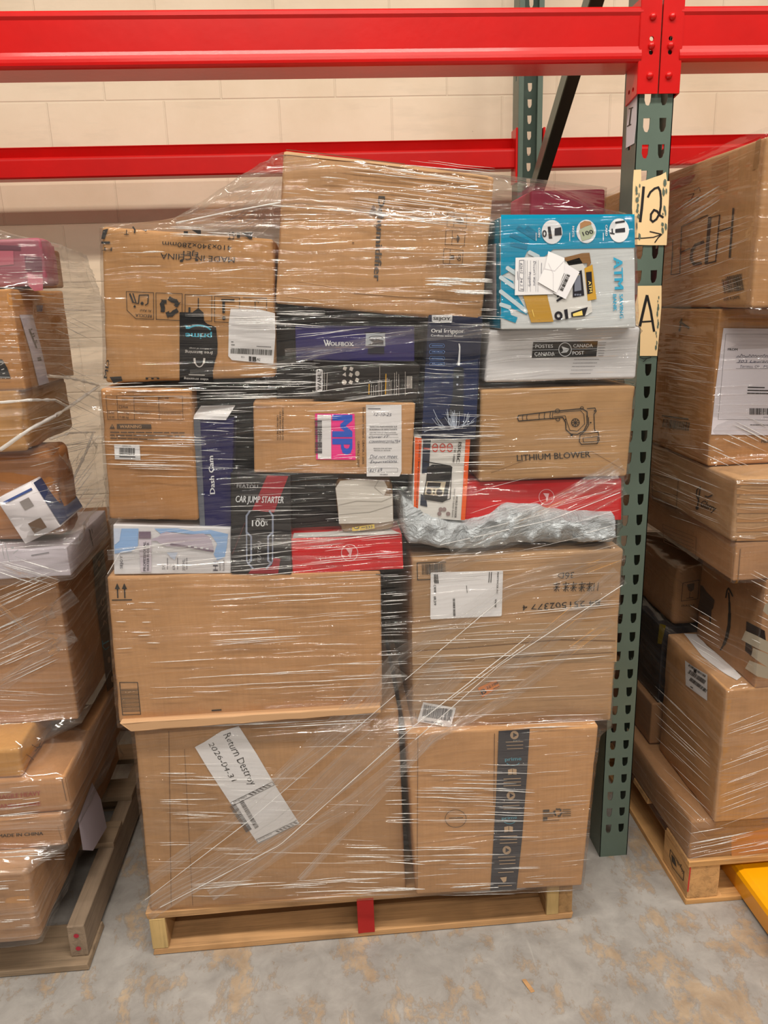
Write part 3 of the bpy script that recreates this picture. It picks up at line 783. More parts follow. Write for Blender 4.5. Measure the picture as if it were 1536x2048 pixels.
b1 = mbox('cardboard_box', 'wide plain cardboard box with two small upward arrows at its top left corner', 'box', [(213, 1153), (762, 1144), (765, 1411), (238, 1447)], -.205, .60, CB1, r=.010, wear=.003, seed=3)
i_ = ink(b1, 'printed_symbols', BLACK, FY(-.205), 1, e1)
for x in (86, 121):
    i_.line([(x, 238), (x+2, 286)], 6); i_.poly([(x-13, 243), (x-1, 214), (x+13, 243)])
i_.line([(60, 298), (157, 296)], 5)
i_.line([(97, 706), (186, 706), (201, 864), (112, 867)], 3.5, True)
for k in range(17): i_.line([(104+k*.65, 740+k*6.8), (187+k*.65, 738+k*6.8)], (2, 3.2, 1.6)[k % 3])
i_.line([(1368, 170), (1392, 172)], 5); i_.words((555, 845), (600, 842), 7, 8, 2)
# flared lip of the box below
fr = [at(x, y, Y=-.222) for x, y in [(238, 1446), (762, 1413), (762, 1426), (262, 1464)]]
V, Fc = soft_box(fr, .03, r=.004, wear=.002, n=16, seed=5); lip = child('top_flap', V, Fc, LTCB, a); lip['label'] = 'flared cardboard top edge'
b2 = mbox('cardboard_box', 'tall cardboard box with a white shipping label and upside down black handwriting', 'box', [(824, 1118), (1248, 1098), (1222, 1443), (825, 1463)], -.215, 1.05, CB3, r=.010, wear=.003, seed=4)
lb = ink(b2, 'shipping_label', WHITEP, FY(-.215), 2, e2); lb.poly([(240, 198), (246, 192), (662, 180), (668, 186), (660, 444), (654, 450), (244, 468), (238, 462)])
li = ink(sub(lb), 'printed_lettering', BLACK, FY(-.215), 3, e2)
for q, (y, s) in enumerate(((205, 'YYZ3'), (300, '1YLR'), (345, '15:00'))): li.words((262+q*9, 205), (266+q*9, 255), 6, 6, q)
li.text('EXPD', (258, 205), (260, 250), 14, .02); li.text('CB98', (258, 265), (260, 310), 14, .02); li.text('IR39', (258, 335), (260, 385), 14, .02)
li.bars((371, 345), (374, 452), 13, 22, 3); li.text('MARTYHOEK INC', (634, 190), (628, 320), 10, .02); li.words((600, 190), (596, 250), 4, 4, 4); li.words((588, 190), (584, 250), 4, 4, 6); li.words((452, 270), (456, 310), 3, 3, 4)
li.bars((620, 350), (618, 398), 10, 14, 5)
lb2 = ink(b2, 'barcode_label', WHITEP, FY(-.215), 2, e2); lb2.poly([(196, 958), (390, 992), (358, 1106), (160, 1072)])
li = ink(sub(lb2), 'barcode', flat('barcode_grey', (88, 88, 92), .6), FY(-.215), 3, e2); li.bars((190, 1042), (360, 1072), 70, 44, 11); li.text('Champagnette', (322, 1086), (202, 1066), 12, .02)
lb3 = ink(b2, 'price_sticker', flat('orange_sticker', (226, 132, 48), .6), FY(-.215), 2, e2); lb3.poly([(518, 874), (626, 824), (652, 866), (546, 930)])
li = ink(sub(lb3), 'printed_lettering', BLACK, FY(-.215), 3, e2); li.text('B', (545, 915), (572, 903), 32, .03); li.text('22:100', (574, 882), (640, 850), 16, .02); li.words((612, 880), (645, 864), 4, 5, 3)
hw = ink(b2, 'handwriting', MARK, FY(-.215), 1, e2)
hw.text('36D', (1088, 190), (990, 196), 34, .0, .15); hw.text('84 251502377 4', (1243, 352), (780, 384), 36, 0, .1)
hw.line([(1232, 252), (1226, 300)], 4); hw.line([(1208, 254), (1203, 300)], 4)
for q, x in enumerate((1180, 1135, 1085, 1040, 985)):
    hw.line([(x-18, 262), (x+20, 258)], 5); hw.line([(x, 248), (x-4, 304)], 4); hw.line([(x-20, 284), (x+18, 280)], 4); hw.line([(x-15, 300), (x+10, 268)], 4); hw.line([(x+14, 302), (x-8, 272)], 3.5)
li = ink(b2, 'barcode', BLACK, FY(-.215), 1, e2); li.line([(160, 136), (330, 130)], 5); li.line([(160, 136), (163, 236), (240, 233)], 5); li.bars((190, 205), (330, 200), 62, 26, 15)
li.line([(150, 1020), (152, 1050), (172, 1050)], 2); li.line([(1285, 44), (1305, 50), (1300, 44)], 3)
li = ink(b2, 'carton_seam', SEAM, FY(-.215), 1, e2); li.line([(150, 655), (400, 640), (700, 615), (1000, 590), (1330, 596)], 5); li.line([(200, 730), (420, 715), (500, 712)], 4); li.line([(620, 700), (1320, 664)], 4)
li = ink(b2, 'packing_tape', flat('brown_tape', (176, 142, 106), .25), FY(-.215), 0, e2); li.poly([(130, 500), (1345, 480), (1338, 720), (133, 740)])

# --- grey poly mailer
def mailer():
    top = [(790, 988), (798, 990), (815, 1003), (840, 1012), (870, 1026), (900, 1040), (930, 1042), (962, 1036), (985, 1030), (1003, 1014), (1020, 1006), (1060, 1008), (1085, 1010), (1112, 1020), (1150, 1024), (1200, 1024), (1244, 1027), (1250, 1034)]
    bot = [(790, 998), (800, 1040), (808, 1078), (820, 1100), (850, 1102), (890, 1108), (905, 1112), (960, 1106), (1010, 1101), (1060, 1098), (1120, 1096), (1180, 1094), (1244, 1096), (1251, 1088)]
    Y0 = -.215; A = [at(x, y, Y=Y0) for x, y in top]; B = [at(x, y, Y=Y0) for x, y in bot]
    def prof(P, x):
        for p, q in zip(P[:-1], P[1:]):
            if x <= q.x: t = (x-p.x)/max(1e-9, q.x-p.x); return p.z*(1-t)+q.z*t
        return P[-1].z
    xs = np.linspace(A[0].x, A[-1].x, 150); V, Fc, m = [], [], 44
    for i, x in enumerate(xs):
        zt, zb = prof(A, x), prof(B, x); e = min(1, min(i, 149-i)/6); hd = .5*.26
        for j in range(m):
            t = 2*PI*j/m; c, s = math.cos(t), math.sin(t)
            cy = math.copysign(abs(c)**.55, c); sz = math.copysign(abs(s)**.55, s)
            p = Vector((x, Y0+hd-hd*cy*max(.15, e), (zt+zb)/2+(zt-zb)/2*sz))
            q = Vector((p.x*11, p.y*8, p.z*16)); r_ = 1-abs(mnoise.noise(q*1.3))*1.6; r2 = 1-abs(mnoise.noise(q*2.9+Vector((4, 2, 1))))*1.5; r3 = mnoise.noise(q*6)
            d = max(0, r_)**2*.016+max(0, r2)**2*.009+r3*.003-.012
            p.y += (-1 if cy > 0 else 1)*d*abs(cy)*e; p.z += .004*mnoise.noise(q*2)*e
            V.append(p)
    for i in range(149):
        for j in range(m): Fc.append([i*m+j, (i+1)*m+j, (i+1)*m+(j+1) % m, i*m+(j+1) % m])
    Fc += [list(range(m))[::-1], list(range(149*m, 150*m))]
    mt, nt, b = base('grey_poly_film'); b.inputs['Base Color'].default_value = (*lin((190, 196, 201)), 1); b.inputs['Roughness'].default_value = .33
    cr = noise_tex(nt, coords(nt, (14, 14, 26)), 1, 5, .62, 1.6); nt.links.new(bump(nt, cr, 1.0, .02), b.inputs['Normal'])
    o = mesh_obj('poly_mailer', V, Fc, mt, loc=(-.35, -.1, .97), smooth=True)
    tag(o, 'crumpled light grey plastic mailing bag lying on the tall box with handwriting', 'mailing bag', PILE)
    MAIN.append((lambda z, P=[(v.x, max(v.y, -.215)) for v in V[::7]]: P, min(v.z for v in V), max(v.z for v in V)))
mailer()

# --- lower left row
h1 = mbox('flosser_box', 'pale blue and white water flosser box lying on its side, 350ML printed upright', 'box', [(226, 1049), (462, 1056), (462, 1147), (228, 1149)], -.20, .16, carton('white_carton', (224, 222, 226), .35, 1, .05), r=.003, wear=.0006, seed=6)
i_ = ink(h1, 'blue_artwork', flat('pale_blue_print', (150, 186, 232), .4), FY(-.20), 1, c4)
i_.poly([(172, 1160), (355, 1160), (350, 1290), (300, 1330), (180, 1345)]); i_.poly([(470, 1160), (640, 1158), (760, 1180), (880, 1170), (1010, 1200), (1000, 1300), (985, 1370), (930, 1390), (905, 1350), (930, 1270), (880, 1200), (740, 1200), (600, 1185), (520, 1200)])
i_ = ink(h1, 'light_artwork', flat('very_pale_print', (206, 216, 236), .4), FY(-.20), 2, c4); i_.poly([(172, 1160), (230, 1160), (215, 1250), (180, 1280)]); i_.poly([(560, 1335), (640, 1335), (620, 1390), (590, 1370)])
i_ = ink(h1, 'flosser_picture', flat('lilac_print', (196, 184, 200), .4), FY(-.20), 3, c4)
i_.poly([(455, 1235), (500, 1220), (520, 1195), (560, 1182), (700, 1205), (830, 1195), (880, 1225), (900, 1290), (905, 1330), (760, 1300), (560, 1290), (520, 1275), (490, 1250), (455, 1250)])
i_ = ink(h1, 'flosser_buttons', flat('mauve_print', (128, 110, 128), .4), FY(-.20), 4, c4); i_.line([(590, 1275), (700, 1290), (900, 1325)], 14); i_.poly([(357, 1182), (445, 1182), (445, 1232), (357, 1232)])
i_ = ink(h1, 'flosser_buttons', WHITE, FY(-.20), 5, c4)
for x in (720, 765, 810, 850): i_.line([(x, 1290+(x-720)*.12), (x+14, 1292+(x-720)*.12)], 12)
i_ = ink(h1, 'label_panel', flat('pale_lilac_panel', (214, 204, 216), .4), FY(-.20), 2, c4); i_.poly([(357, 1232), (450, 1232), (448, 1478), (372, 1478)])
i_ = ink(h1, 'printed_lettering', flat('charcoal_print', (62, 58, 72), .5), FY(-.20), 5, c4)
i_.text('PROFESSIONAL', (408, 1470), (408, 1255), 20, .02); i_.text('WATER FLOSSER', (432, 1470), (432, 1262), 18, .02); i_.text('SEJOY', (238, 1452), (238, 1358), 20, .01)
i_.text('5X', (548, 1460), (548, 1425), 22); i_.text('6X', (622, 1462), (622, 1427), 22); i_.text('350ML', (696, 1468), (696, 1382), 22)
for x in (566, 640, 708): i_.words((x, 1458), (x, 1375), 4, 5, x)
i_.text('H1', (935, 1468), (935, 1402), 38, .03); i_.text('WATER', (958, 1468), (958, 1404), 14, .02); i_.text('FLOSSER', (984, 1468), (984, 1385), 14, .02)

w1 = mbox('cardboard_box', 'brown cardboard box with a WARNING bar, printed table and small barcode sticker', 'box', [(200, 776), (382, 778), (397, 1042), (219, 1039)], -.20, .30, CB5, r=.010, wear=.003, seed=7)
FP = flat('brown_black_print', (74, 56, 42), .7)
i_ = ink(w1, 'printed_lettering', FP, FY(-.20), 1, c4)
i_.line([(115, 188), (675, 190), (680, 366), (130, 362)], 3, True); i_.line([(320, 190), (325, 364)], 3); i_.line([(196, 190), (205, 362)], 3); i_.line([(500, 190), (508, 364)], 3); i_.line([(124, 298), (678, 302)], 3)
i_.text('Other', (232, 222), (278, 222), 16, .02); i_.text('Pink', (240, 278), (280, 278), 16, .02); i_.line([(212, 262), (232, 262), (232, 278), (212, 278)], 3, True)
i_.text('N.W.', (137, 322), (178, 322), 16, .01); i_.text('1.11 kg', (215, 322), (285, 322), 16, .01); i_.text('Package Size', (332, 320), (440, 320), 16, .01); i_.text('57.5*43*28.5 cm', (512, 322), (662, 322), 16, .01); i_.text('G.W.', (140, 352), (182, 352), 16, .01); i_.text('7.08 kg', (215, 352), (282, 352), 16, .01)
i_.text('Model #', (325, 212), (395, 212), 14, .02); i_.text('RC-08', (505, 212), (575, 212), 14, .02)
i_.poly([(143, 430), (162, 395), (182, 430)]); i_.poly([(196, 395), (446, 397), (450, 430), (196, 430)])
for q in range(3): i_.words((150, 455+q*22), (690 if q < 2 else 500, 460+q*24), 8, 9, q)
i_ = ink(w1, 'warning_lettering', flat('cardboard_print', (196, 150, 104), .7), FY(-.20), 2, c4); i_.text('WARNING', (218, 425), (376, 425), 24, .03); i_.line([(162, 405), (162, 419)], 4)
s1 = ink(w1, 'barcode_sticker', WHITEP, FY(-.20), 2, c4); s1.poly([(176, 542), (362, 546), (370, 658), (182, 652)])
i_ = ink(sub(s1), 'barcode', BLACK, FY(-.20), 3, c4); i_.bars((214, 618), (328, 620), 50, 22, 4); i_.words((216, 634), (330, 636), 6, 8, 2); i_.text('X0F3EZTA7', (236, 560), (302, 561), 8)
dc = mbox('dash_cam_box', 'upright navy dash cam box with a white inner flap standing open on top', 'box', [(386, 839), (468, 838), (463, 1053), (400, 1052)], -.19, .15, NAVY, r=.003, wear=.0006, seed=8)
i_ = ink(dc, 'silver_edge', flat('silver_edge_print', (120, 126, 140), .25, .5), FY(-.19), 1, c4); i_.poly([(752, 362), (805, 362), (842, 1142), (805, 1142), (770, 700)])
i_ = ink(dc, 'printed_lettering', WHITE, FY(-.19), 1, c4); i_.text('Dash Cam', (914, 905), (900, 628), 38, .035)
V = [at(384, 838, Y=-.192), at(452, 840, Y=-.192), at(470, 812, Y=-.165), at(402, 813, Y=-.150)]
V2 = [v+Vector((0, .001, .0015)) for v in V]
o = child('inner_flap', V+V2, [[0, 1, 2, 3], [7, 6, 5, 4], [0, 4, 5, 1], [1, 5, 6, 2], [2, 6, 7, 3], [3, 7, 4, 0]], WHITEP, dc); o['label'] = 'white open inner flap'
js = mbox('jump_starter_box', 'black car jump starter box with a dark red diagonal stripe', 'box', [(461, 946), (581, 950), (583, 1149), (462, 1147)], -.205, .12, carton('black_glossy_carton', (40, 39, 42), .25), r=.003, wear=.0005, seed=9)
i_ = ink(js, 'red_stripe', flat('dark_red_print', (158, 40, 52), .35), FY(-.205), 1, c7)
i_.poly([(345, 112), (500, 118), (395, 385), (235, 366)]); i_.poly([(232, 796), (330, 790), (380, 770), (390, 718), (442, 722), (425, 830), (205, 832)])
i_ = ink(js, 'device_picture', flat('steel_blue_print', (150, 158, 180), .35), FY(-.205), 2, c7)
for s, X in ((1, lambda x: x), (-1, lambda x: 580-x)):
    i_.line([(X(218), 374), (X(194), 408), (X(194), 528), (X(228), 560), (X(228), 735), (X(205), 755), (X(240), 792)], 13); i_.line([(X(194), 528), (X(196), 740), (X(205), 755)], 9)
i_ = ink(js, 'printed_lettering', WHITE, FY(-.205), 3, c7)
i_.text('CAR JUMP STARTER', (115, 308), (464, 316), 50, .03, .15); i_.text('100', (234, 484), (328, 486), 46, .02); i_.line([(268, 430), (292, 430)], 5); i_.line([(302, 430), (322, 430)], 5)
i_.text('%', (330, 478), (350, 478), 34)
i_ = ink(js, 'brand_lettering', flat('silver_print', (168, 168, 172), .4), FY(-.205), 3, c7); i_.text('FEATOU', (123, 202), (277, 206), 26, .03); i_.text('FEATOU', (300, 748), (300, 595), 26, .01, .1)
i_ = ink(js, 'fine_line_print', flat('dull_red_print', (110, 44, 52), .5), FY(-.205), 1, c7); i_.line([(182, 460), (90, 690)], 3)
rd = mbox('red_box', 'small red box with a circled wing emblem under the taped package', 'box', [(582, 1078), (804, 1068), (807, 1138), (585, 1148)], -.20, .22, carton('red_carton', (214, 26, 34), .3), r=.003, wear=.0006, seed=10)
i_ = ink(rd, 'white_top', flat('white_lid', (216, 214, 212), .5), ('Z', at(582, 1078, Y=-.20).z, 1), 1, (0, 0, 1)); i_.poly([(585, 1076), (803, 1067), (780, 1058), (588, 1066)])
PKP = flat('pink_white_print', (240, 190, 196), .4)
def wing(i_, cx, cy, r, s=1, wd=2):
    i_.arc(cx, cy, r, r, 0, 2*PI, wd, 28)
    i_.poly([(cx+s*-.45*r, cy-.50*r), (cx+s*.35*r, cy-.45*r), (cx+s*.1*r, cy+.65*r), (cx-s*.1*r, cy+.35*r), (cx-s*.05*r, cy+.1*r)])
i_ = ink(rd, 'wing_emblem', PKP, FY(-.20), 1, c7); wing(i_, 948, 678, 60, 1, 5)
# taped package
pk = mbox('taped_package', 'small crumpled package with creased white label and yellow sticker, on the small red box', 'package', [(672, 962), (784, 956), (788, 1062), (682, 1070)], -.185, .12, cardboard((160, 130, 98), 12), r=.018, wear=.006, seed=11, bulge=.004)
pw = ink(pk, 'creased_label', flat('crumpled_paper', (212, 206, 198), .5), FY(-.190), 3, c7); pw.poly([(845, 205), (880, 152), (1000, 140), (1200, 150), (1225, 200), (1200, 260), (1262, 262), (1266, 448), (1150, 462), (870, 466), (862, 340)])
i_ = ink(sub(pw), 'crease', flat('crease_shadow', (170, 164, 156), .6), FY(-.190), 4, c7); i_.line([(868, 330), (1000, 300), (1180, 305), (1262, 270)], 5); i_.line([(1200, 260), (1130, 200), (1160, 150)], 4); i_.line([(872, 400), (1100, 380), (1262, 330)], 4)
py = ink(pk, 'yellow_sticker', flat('yellow_sticker', (232, 196, 30), .5), FY(-.190), 4, c7); py.poly([(965, 494), (1128, 470), (1132, 500), (968, 522)])
i_ = ink(sub(py), 'printed_lettering', BLACK, FY(-.190), 5, c7); i_.text('333', (1066, 504), (1116, 498), 22, .03); i_.arc(1000, 490, 16, 12, 0, PI, 6); i_.words((1035, 494), (1062, 490), 5, 8, 2)

# --- middle column
mp = mbox('cardboard_box', 'small brown box with a bright pink and blue sticker and a long white return slip', 'box', [(506, 803), (831, 806), (824, 950), (508, 946)], -.20, .20, CB1, r=.006, wear=.0015, seed=12)
i_ = ink(mp, 'printed_lettering', BLACK, FY(-.20), 1, c5)
i_.text('Execution standard: GB4706.1-2005', (992, 788), (988, 1245), 18, .0); i_.text('GB4706.23-2007', (950, 1060), (948, 1270), 18, 0)
for x in (298, 318, 340): i_.text('CARE MACHINE LTD', (x, 850-(x-298)*1.4), (x, 1050), 14, .01)
pk1 = ink(mp, 'pink_sticker', flat('hot_pink_sticker', (246, 58, 146), .5), FY(-.20), 2, c5); pk1.poly([(607, 836), (926, 840), (935, 1212), (615, 1208)])
i_ = ink(sub(pk1), 'white_panel', WHITEP, FY(-.20), 3, c5); i_.poly([(625, 846), (736, 848), (738, 1204), (630, 1202)])
i_ = ink(sub(pk1), 'blue_letters', flat('royal_blue_print', (36, 92, 206), .5), FY(-.20), 3, c5)
i_.text('MP', (746, 858), (746, 1158), 174, .06)
i_ = ink(sub(pk1), 'barcode', flat('grey_black_print', (70, 66, 72), .5), FY(-.20), 4, c5); i_.bars((662, 892), (664, 1162), -58, 34, 7); i_.text('HCMSN5F8067', (652, 958), (652, 1110), -13)
sl = ink(mp, 'return_slip', WHITEP, FY(-.20), 2, c5); sl.poly([(1018, 766), (1306, 766), (1306, 1305), (1288, 1345), (1024, 1345)])
i_ = ink(sub(sl), 'printed_lettering', flat('slip_print', (70, 70, 78), .6), FY(-.20), 3, c5)
i_.text('DEFECTIVE MERCHANDISE SLIP', (1048, 950), (1270, 950), 14, .02); i_.text('BORDEREAU DE DEFECTUOSITE', (1048, 972), (1270, 972), 14, .02)
i_.text('DESCRIPTION OF MERCHANDISE', (1050, 995), (1262, 995), 9); i_.text('DESCRIPTION DE LA MARCHANDISE', (1046, 1010), (1274, 1010), 9)
i_.text('REASON FOR RETURN', (1080, 1124), (1226, 1124), 10, .01); i_.text('RAISON DU RETOUR', (1084, 1140), (1216, 1140), 10, .01); i_.words((1036, 798), (1136, 798), 5, 6, 2)
for y in (1030, 1075, 1204, 1234): i_.line([(1040, y), (1280, y)], 1.5)
i_.line([(1040, 1278), (1274, 1278), (1274, 1310), (1040, 1310)], 2, True); i_.bars((1130, 1334), (1196, 1334), 8, 12, 3)
i_ = ink(sub(sl), 'handwriting', flat('pen_ink', (52, 56, 84), .6), FY(-.20), 3, c5)
i_.text('12-10-25', (1080, 856), (1228, 856), 26, -.012, .35); i_.text('Cover IT', (1040, 1038), (1210, 1030), 20, -.012, .5); i_.text('C000000525567B4', (1044, 1072), (1296, 1072), 20, -.012, .2)
i_.text('Did not meet', (1048, 1200), (1274, 1196), 30, -.012, .4); i_.text('Expectations', (1052, 1240), (1270, 1232), 26, -.012, .4); i_.text('$21.69', (1046, 1310), (1150, 1306), 26, -.012, .3)
wf = mbox('navy_box', 'long flat navy blue box with white W lettering under the tilted dehumidifier box', 'box', [(590, 651), (829, 653), (829, 723), (592, 721)], -.185, .14, carton('indigo_carton', (50, 44, 104), .28), r=.0025, wear=.0005, seed=13)
i_ = ink(wf, 'printed_lettering', WHITE, FY(-.185), 1, c5)
for k in range(2): i_.line([(680+k*22, 243), (696+k*22, 288), (712+k*18, 250)], 9)
i_.text('OLFBOX', (732, 290), (916, 292), 34, .03); i_.line([(730, 278), (900, 286)], 2)
i_ = ink(wf, 'camera_picture', flat('silver_camera_print', (176, 184, 194), .3), FY(-.185), 1, c5); i_.poly([(1018, 188), (1172, 188), (1174, 292), (1014, 290)])
i_ = ink(wf, 'camera_picture_dark', flat('dark_camera_print', (36, 38, 52), .3), FY(-.185), 2, c5); i_.line([(1008, 182), (1176, 182)], 6); i_.poly([(1040, 238), (1110, 232), (1160, 244), (1160, 280), (1030, 284), (1080, 262)]); i_.poly([(1034, 298), (1166, 300), (1166, 352), (1034, 350)])
i_.arc(1100, 226, 56, 16, PI, 2*PI, 4)
wh = mbox('clipper_box', 'black hair clipper box with a white name plate and rows of small accessory pictures', 'box', [(625, 719), (841, 729), (836, 802), (625, 799)], -.195, .15, carton('black_brown_carton', (38, 33, 32), .3), r=.005, wear=.0006, seed=14)
i_ = ink(wh, 'name_plate', flat('plate_white', (216, 212, 214), .4), FY(-.195), 1, c5)
i_.poly([(614, 490), (624, 478), (660, 478), (670, 490), (668, 645), (658, 658), (622, 656), (612, 644)])
i_ = ink(wh, 'plate_lettering', BLACK, FY(-.195), 2, c5); i_.text('WAHL', (658, 645), (658, 500), 34, .03); i_.disc(635, 492, 6)
i_ = ink(wh, 'accessory_pictures', flat('ivory_print', (208, 200, 192), .4), FY(-.195), 1, c5)
for x, y, k in ((848, 472, 4), (900, 476, 4), (948, 514, 12), (896, 524, 4), (846, 522, 3), (842, 584, 12), (896, 584, 4), (946, 566, 4)):
    n_ = k; i_.poly([(x+19*math.cos(2*PI*q/n_+.3*k), y+21*math.sin(2*PI*q/n_+.3*k)) for q in range(n_)])
for x, l in ((1062, 90), (1080, 80), (1098, 80), (1118, 120), (1130, 240), (1145, 110), (1190, 140), (1205, 130), (1220, 110), (1250, 180), (1266, 190), (1284, 170), (1336, 190)): i_.words((x, 690), (x, 690-l), 3, 4, x)
for x in (1352, 1364, 1376, 1388): i_.words((x, 632), (x, 536), 6, 5, x)
i_.words((682, 645), (682, 500), 3, 7, 3); i_.words((700, 645), (706, 505), 4, 10, 5)
i_ = ink(wh, 'yellow_headings', flat('amber_print', (214, 160, 40), .4), FY(-.195), 1, c5); i_.line([(1042, 680), (1044, 600)], 8); i_.line([(1176, 680), (1180, 518)], 8)
oi = mbox('flosser_box', 'tall dark navy water flosser box with a water splash picture, standing upright', 'box', [(857, 628), (966, 633), (951, 879), (843, 877)], -.205, .15, carton('deep_blue_carton', (34, 40, 66), .25, 3, .25), r=.003, wear=.0005, seed=15)
i_ = ink(oi, 'blue_artwork', flat('mid_blue_print', (34, 46, 84), .3), FY(-.205), 1, c6); i_.poly([(155, 330), (200, 300), (320, 330), (480, 300), (470, 690), (400, 700), (300, 640), (200, 700), (140, 690)])
i_ = ink(oi, 'name_plate', WHITE, FY(-.205), 2, c6); i_.poly([(196, 30), (322, 32), (320, 70), (312, 77), (204, 74), (196, 68)])
i_ = ink(oi, 'plate_lettering', BLACK, FY(-.205), 3, c6); i_.text('SEJOY.', (205, 61), (316, 63), 19, .04)
i_ = ink(oi, 'printed_lettering', WHITE, FY(-.205), 2, c6); i_.text('Oral Irrigator', (192, 138), (392, 140), 24, .03); i_.text('Cordless water flosser', (190, 162), (390, 166), 13, .01)
i_.poly([(360, 206), (366, 206), (371, 225), (368, 342), (354, 341), (363, 240)])
i_ = ink(oi, 'feature_badges', flat('badge_blue', (88, 126, 190), .3), FY(-.205), 2, c6)
for y in (219, 257, 296, 333):
    i_.line([(188, y-11), (268, y-10), (274, y), (268, y+12), (184, y+11), (180, y)], 2.5, True); i_.words((196, y), (262, y+1), 5, 6, y)
i_ = ink(oi, 'flosser_picture', flat('handle_grey_print', (50, 54, 62), .3), FY(-.205), 2, c6); i_.poly([(330, 358), (345, 350), (380, 350), (392, 360), (390, 640), (350, 660), (296, 640), (322, 540)])
i_ = ink(oi, 'splash_picture', flat('splash_print', (176, 186, 204), .3), FY(-.205), 3, c6); rs = random.Random(3)
for k in range(34):
    x = 345+rs.gauss(0, 55); t = (x-345)/110
    y0 = 715; i_.line([(345+(x-345)*.6, y0+rs.uniform(-12, 12)), (x, y0-rs.uniform(10, 50)), (x+t*24, y0-rs.uniform(40, 110))], rs.uniform(2, 4.5))
i_.line([(150, 748), (220, 722), (300, 736), (380, 715), (450, 690)], 5)
for x, y in ((354, 412), (352, 458)): i_.disc(x, y, 6)
ra = mbox('radio_box', 'small white and orange box showing a black portable radio, left of the blower box', 'box', [(829, 874), (941, 879), (928, 1042), (825, 1034)], -.20, .10, carton('off_white_carton', (226, 224, 220), .35, 5, .04), r=.0025, wear=.0005, seed=16)
i_ = ink(ra, 'orange_edge', flat('orange_print', (240, 96, 30), .4), FY(-.20), 1, c6); i_.poly([(92, 782), (134, 788), (108, 1265), (84, 1262)]); i_.poly([(404, 792), (432, 792), (400, 1290), (374, 1290)])
i_ = ink(ra, 'photo_panel', flat('dark_photo_print', (44, 52, 70), .4), FY(-.20), 1, c6); i_.poly([(142, 795), (190, 797), (176, 1000), (134, 1005)]); i_.poly([(128, 1130), (160, 1150), (168, 1210), (124, 1200)])
i_ = ink(ra, 'red_badges', flat('red_badge_print', (206, 60, 44), .4), FY(-.20), 2, c6)
for x in (216, 262, 306): i_.arc(x, 846, 16, 24, 0, 2*PI, 6); i_.line([(x-10, 846), (x+10, 846)], 8)
i_.line([(148, 850), (180, 852)], 8)
i_ = ink(ra, 'radio_picture', flat('radio_black_print', (38, 38, 40), .35), FY(-.20), 2, c6); i_.poly([(168, 965), (200, 950), (310, 955), (322, 965), (290, 1165), (262, 1182), (150, 1165), (142, 1140), (160, 1050)]); i_.line([(150, 930), (260, 950), (310, 958)], 6)
i_.line([(318, 965), (308, 1160), (272, 1172)], 5)
i_ = ink(ra, 'radio_front', flat('radio_face_print', (196, 184, 160), .35), FY(-.20), 3, c6); i_.poly([(165, 1052), (282, 1056), (264, 1142), (150, 1134)])
i_ = ink(ra, 'radio_dials', flat('radio_dial_print', (40, 38, 38), .35), FY(-.20), 4, c6); i_.poly([(170, 1058), (252, 1062), (246, 1094), (164, 1090)]); i_.disc(178, 1116, 17); i_.disc(242, 1120, 20); i_.disc(210, 1108, 6); i_.disc(208, 1124, 6)
i_ = ink(ra, 'printed_lettering', BLACK, FY(-.20), 3, c6); i_.text('ISKBC', (360, 812), (346, 940), 20, .04); i_.text('HF-1008F', (334, 850), (322, 940), 12, .02); i_.text('WORLD RECEIVER', (344, 1142), (334, 1276), 13, .03); i_.text('AM/FM/SW 3 BAND RADIO', (332, 1096), (318, 1272), 9, .01)
i_.text('AM/FM/SW 3 BAND RADIO WITH BT/USB/TF MP3', (118, 815), (96, 1240), 9, .01)
i_ = ink(ra, 'small_pictures', flat('muted_print', (150, 130, 130), .4), FY(-.20), 2, c6)
for x, y in ((242, 1252), (272, 1225), (296, 1252), (250, 1225)): i_.disc(x, y, 13)

# --- right column
bw = mbox('cardboard_box', 'brown cardboard box with a line drawing of a leaf blower', 'box', [(962, 780), (1272, 771), (1254, 952), (958, 964)], -.205, 1.0, CB7, r=.009, wear=.003, seed=17)
i_ = ink(bw, 'printed_lettering', BLACK, FY(-.205), 1, c6); i_.text('LITHIUM BLOWER', (720, 928), (1170, 904), 40, .012)
i_ = ink(bw, 'blower_drawing', BLACK, FY(-.205), 1, c6)
i_.line([(728, 648), (945, 622), (1120, 606), (1150, 625), (1150, 700), (1130, 742), (1090, 764), (1050, 762), (1020, 735), (1018, 690), (1000, 660), (945, 665), (730, 682), (722, 665)], 6, True)
for x in (756, 782, 858, 890, 925, 940): i_.line([(x, 642-(x-756)*.1), (x-4, 662-(x-756)*.05), (x, 680-(x-756)*.06)], 4)
i_.line([(945, 632), (1110, 618), (1130, 640), (1135, 700), (1090, 745), (1045, 740), (1030, 700), (1015, 650), (945, 655)], 3.5)
i_.arc(1078, 692, 24, 24, 0, 2*PI, 5)
for k in range(8): i_.line([(1078, 692), (1078+22*math.cos(k*PI/4), 692+22*math.sin(k*PI/4))], 4)
i_.line([(1150, 606), (1198, 602), (1206, 622), (1192, 640), (1196, 740), (1218, 750), (1224, 800), (1210, 822), (1115, 826), (1102, 808), (1106, 770), (1140, 740), (1160, 705), (1158, 660)], 5)
i_.line([(1124, 786), (1216, 778), (1214, 808), (1128, 812)], 4, True); i_.line([(1106, 765), (1216, 752)], 4); i_.arc(968, 620, 14, 12, 0, 2*PI, 4, 10); i_.arc(970, 672, 12, 10, 0, 2*PI, 4, 10); i_.disc(1055, 768, 8); i_.arc(1118, 602, 10, 8, 0, 2*PI, 4, 8)
for x, y in ((1196, 620), (1150, 652), (1172, 692), (1018, 672)): i_.disc(x, y, 5)
